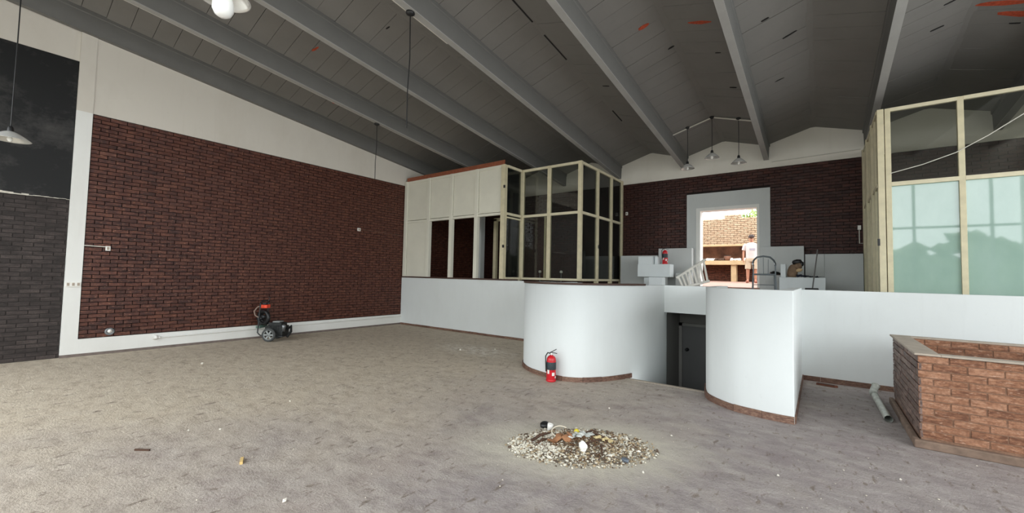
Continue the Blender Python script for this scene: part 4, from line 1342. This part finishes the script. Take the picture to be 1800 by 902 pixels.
brickwork(bq, (-3.0, YQ + .03, 0), (1, 0, 0), (0, -1, 0), .55, 4.12, 4.26, BRICK_O, L=.22, H=.06, J=.016, D=.03, nparts=0, rng=random.Random(32), jitter=.012)
SOOT = plain('sooty_hearth', srgb(112, 76, 58), .9, var=.45, scale=3)
bx('hearth_back', SOOT, bq, HX0 + .2, HX1 - .2, YQ + .74, YQ + .8, 2.4, 3.3)
CRM = plain('cream_counter', srgb(186, 160, 122), .7)
bx('counter', CRM, bq, HX0, HX1, YQ - .12, YQ + .8, 2.29, 2.45)
bx('lintel_beam', CRM, bq, HX0, HX1, YQ - .01, YQ + .33, 3.03, 3.09)
for xp in (-5.2, -2.68, -.6):
    bx('pier', CRM, bq, xp - .09, xp + .09, YQ - .05, YQ + .3, 1.55, 2.29)
bx('base_core', MORTAR_D, bq, HX0, HX1, YQ + .33, YQ + .5, 1.5, 2.29)
brickwork(bq, (HX0, YQ + .33, 0), (1, 0, 0), (0, -1, 0), HX1 - HX0, 1.55, 2.29, BRICK_S, L=.22, H=.06, J=.014, D=.025, nparts=0, rng=random.Random(33))
yw = MB().box(-14, 8, 20, 20.2, 1.0, 3.6).build('wall_yard', MORTAR_O)
struct(yw, 'pale yard wall behind the barbecue')
for (x, kind, lab) in ((-3.5, 'b', 'white crumpled bag on the barbecue counter, farthest from the man'), (-2.92, 'p', 'brown pot standing on the barbecue counter'), (-2.62, 'b', 'white crumpled bag beside the brown pot on the barbecue counter'), (-2.2, 'b', 'white crumpled bag on the barbecue counter next to the man'), (-3.2, 'd', 'dark stones lying on the barbecue counter')):
    if kind == 'p':
        o = thing('cooking_pot', lab, 'pot', (x, YQ + .15, 2.45))
        MB().lathe([(0, 0), (.1, 0), (.13, .06), (.13, .17), (.115, .2), (.11, .2), (.12, .06), (0, .02)], (0, 0, 0), 18).build('body', SOOT, o)
        MB().torus((0, 0, .2), .12, .012, (0, 0, 1), 18, 6).build('rim', BLACKP, o)
    else:
        m = MB()
        for k in range(4): m.lump((x - .12 + .08 * k, YQ + .05 + .03 * (k % 2), 2.45 + .04), .09, .07, .055, rg)
        tag(m.build('crumpled_bag' if kind == 'b' else 'stone', WHITEP if kind == 'b' else DKW), lab, 'bag' if kind == 'b' else 'stone')

# tree showing above the yard wall
LEAF = plain('pale_green_leaves', srgb(132, 152, 78), .7, var=.35, scale=9)
tre = thing('tree', 'green leafy tree showing above the barbecue wall', 'tree', (-1.75, 22.5, 1.0))
m = MB(); rg2 = random.Random(9)
for k in range(2600):
    a = rg2.uniform(0, 6.283); b = math.acos(rg2.uniform(-1, 1)); r = 1.3 * rg2.random() ** .4
    c = Vector((math.cos(a) * math.sin(b) * r * 1.25, math.sin(a) * math.sin(b) * r, 3.35 + math.cos(b) * r * .75))
    d = Vector((rg2.uniform(-1, 1), rg2.uniform(-1, 1), rg2.uniform(-1, 1))).normalized()
    e = d.orthogonal().normalized()
    s = rg2.uniform(.05, .11)
    m.add([c - d * s, c + e * s * .45, c + d * s, c - e * s * .45], [(0, 1, 2, 3)])
m.build('foliage', LEAF, tre)['kind'] = 'stuff'
MB().tube([(0, 0, 0), (.05, 0, 1.5), (0, .05, 2.6), (-.1, 0, 3.6)], [.14, .11, .08, .04], 10).build('trunk', DARKWOOD, tre)

# tall hedge across the street, seen only as a reflection in the green panes
rgs = random.Random(15)
m = MB()
for k in range(520):
    tx = rgs.uniform(-16, 20); hz = 4.6 + .5 * math.sin(tx * .9) + .35 * math.sin(tx * 2.3 + 1)
    m.rock((tx, -24 + rgs.uniform(-.6, .6), hz * math.sqrt(rgs.random())), rgs.uniform(.5, 1.0), rgs.uniform(.5, .9), rgs.uniform(.35, .7), rgs)
m.box(-16, 20, -24.3, -23.7, -.1, 3.6)
hg = m.build('hedge', plain('street_hedge_leaves', srgb(78, 92, 58), .8, var=.4, scale=5))
tag(hg, 'tall dark hedge across the street, mirrored in the green panes', 'hedge', None, 'stuff')

# ------------------------------------------------------------------ man in the yard
SKIN = plain('skin', srgb(176, 126, 100), .6, var=.05)
MX, MY = -1.95, 16.9
man = thing('person', 'person in pale shirt, shorts and dark cap standing in the yard', 'person', (MX, MY, yz(MY)), math.radians(6))
J = {}
vl = []; el = []; rad_ = []
def jv(n_, p, r, par=None):
    J[n_] = len(vl); vl.append(p); rad_.append(r)
    if par: el.append((J[par], J[n_]))
jv('pelvis', (0, 0, .90), (.15, .105))
jv('waist', (0, 0, 1.06), (.145, .10), 'pelvis')
jv('chest', (0, 0, 1.26), (.165, .11), 'waist')
jv('neckb', (0, .01, 1.41), (.075, .07), 'chest')
jv('neck', (0, .0, 1.47), (.052, .055), 'neckb')
jv('head', (0, -.015, 1.55), (.068, .085), 'neck')
jv('crown', (0, -.01, 1.64), (.066, .08), 'head')
for s, tag_ in ((-1, 'l'), (1, 'r')):
    jv('sh' + tag_, (s * .18, 0, 1.36), (.06, .06), 'chest')
    jv('el' + tag_, (s * .245, .02, 1.10), (.043, .043), 'sh' + tag_)
    jv('wr' + tag_, (s * .25, -.05, .86), (.029, .026), 'el' + tag_)
    jv('pa' + tag_, (s * .25, -.065, .79), (.036, .018), 'wr' + tag_)
    for k in range(4):
        jv('fa%s%d' % (tag_, k), (s * .25, -.09 + .018 * k, .745), (.009, .009), 'pa' + tag_)
        jv('fb%s%d' % (tag_, k), (s * .24, -.095 + .018 * k, .70 + .006 * abs(k - 1)), (.0075, .0075), 'fa%s%d' % (tag_, k))
    jv('ta' + tag_, (s * .235, -.105, .79), (.010, .010), 'pa' + tag_)
    jv('tb' + tag_, (s * .225, -.115, .76), (.008, .008), 'ta' + tag_)
    jv('hp' + tag_, (s * .095, 0, .84), (.095, .095), 'pelvis')
    jv('kn' + tag_, (s * .11, -.01, .47), (.058, .06), 'hp' + tag_)
    jv('ca' + tag_, (s * .115, .015, .33), (.052, .056), 'kn' + tag_)
    jv('an' + tag_, (s * .12, .02, .09), (.036, .038), 'ca' + tag_)
    jv('to' + tag_, (s * .14, -.13, .035), (.042, .03), 'an' + tag_)
me = bpy.data.meshes.new('body')
me.from_pydata(vl, el, [])
me.materials.append(SKIN)
bo = bpy.data.objects.new('body', me)
COL.objects.link(bo); bo.parent = man
sk = bo.modifiers.new('skin', 'SKIN')
sk.use_smooth_shade = True
if not me.skin_vertices: 
    bm = bmesh.new(); bm.from_mesh(me); bm.verts.layers.skin.verify(); bm.to_mesh(me); bm.free()
for i, sv in enumerate(me.skin_vertices[0].data):
    sv.radius = rad_[i]
    sv.use_root = (i == 0)
sb = bo.modifiers.new('subsurf', 'SUBSURF'); sb.levels = 1; sb.render_levels = 2


def loft(rings, name, mat, parent):
    """rings: (cx, cy, cz, rx, ry)"""
    seg = 20
    v = [];  f = []
    for (cx, cy, cz, rx, ry) in rings:
        for k in range(seg):
            a = 2 * PI * k / seg
            v.append((cx + math.cos(a) * rx, cy + math.sin(a) * ry, cz))
    for i in range(len(rings) - 1):
        for k in range(seg): f.append((i * seg + k, i * seg + (k + 1) % seg, (i + 1) * seg + (k + 1) % seg, (i + 1) * seg + k))
    return MB().add(v, f, True).build(name, mat, parent)
SHIRT = plain('pale_shirt', srgb(196, 186, 182), .85, var=.06)
SHORTS = plain('cream_shorts', srgb(186, 168, 144), .85, var=.06)
sh = loft([(0, 0, .88, .185, .135), (0, 0, 1.0, .178, .13), (0, 0, 1.15, .18, .132), (0, 0, 1.28, .20, .135), (0, 0, 1.37, .205, .115), (0, .005, 1.425, .13, .095), (0, .005, 1.445, .085, .08)], 'shirt', SHIRT, man)
for s in (-1, 1):
    MB().tube([(s * .15, 0, 1.37), (s * .20, .005, 1.32), (s * .235, .015, 1.17)], [.075, .075, .07], 12, False).build('sleeve', SHIRT, sh)
MB().obox((.03, -.135, 1.2), (1, 0, 0), (0, 1, 0), (0, 0, 1), .09, .003, .035).build('chest_print', plain('grey_print', srgb(160, 156, 166), .8), sh)
so = loft([(0, 0, .95, .165, .12), (0, 0, .88, .185, .135), (0, 0, .80, .19, .135), (0, 0, .76, .17, .125)], 'shorts', SHORTS, man)
for s in (-1, 1):
    MB().tube([(s * .095, 0, .84), (s * .105, 0, .65), (s * .11, -.005, .50)], [.11, .10, .095], 14, False).build('shorts_leg', SHORTS, so)
    MB().tube([(s * .122, .05, .045), (s * .125, 0, .055), (s * .14, -.08, .045), (s * .147, -.16, .03)], [.045, .05, .05, .032], 10).build('shoe', plain('red_brown_shoe', srgb(150, 92, 74), .7), man)
CAPM = plain('dark_cap', srgb(58, 44, 40), .8)
cp = MB().lathe([(.098, 0), (.1, .03), (.09, .07), (.06, .1), (0, .115)], (0, -.005, 1.625), 20).build('cap', CAPM, man)
MB().prism([(-.075, -.06), (.075, -.06), (.07, -.15), (.03, -.18), (-.03, -.18), (-.07, -.15)], 'z', 1.628, 1.638).build('peak', CAPM, cp)
fc = MB()
fc.rock((0, -.105, 1.545), .012, .02, .022, random.Random(1))
fc.build('nose', SKIN, man)
fc = MB()
for s in (-1, 1): fc.lathe([(0, -.008), (.01, -.004), (.012, 0), (.01, .004), (0, .008)], (s * .032, -.09, 1.585), 8)
fc.build('eyes', BLACKP, man)
MB().obox((0, -.092, 1.51), (1, 0, 0), (0, 1, 0), (0, 0, 1), .022, .004, .004).build('mouth', plain('lip_red', srgb(160, 96, 86), .6), man)
fc = MB()
for s in (-1, 1): fc.lathe([(0, -.012), (.018, -.008), (.024, 0), (.018, .006), (0, .008)], (s * .075, .005, 1.565), 10, (1, 0, 0))
fc.build('ears', SKIN, man)
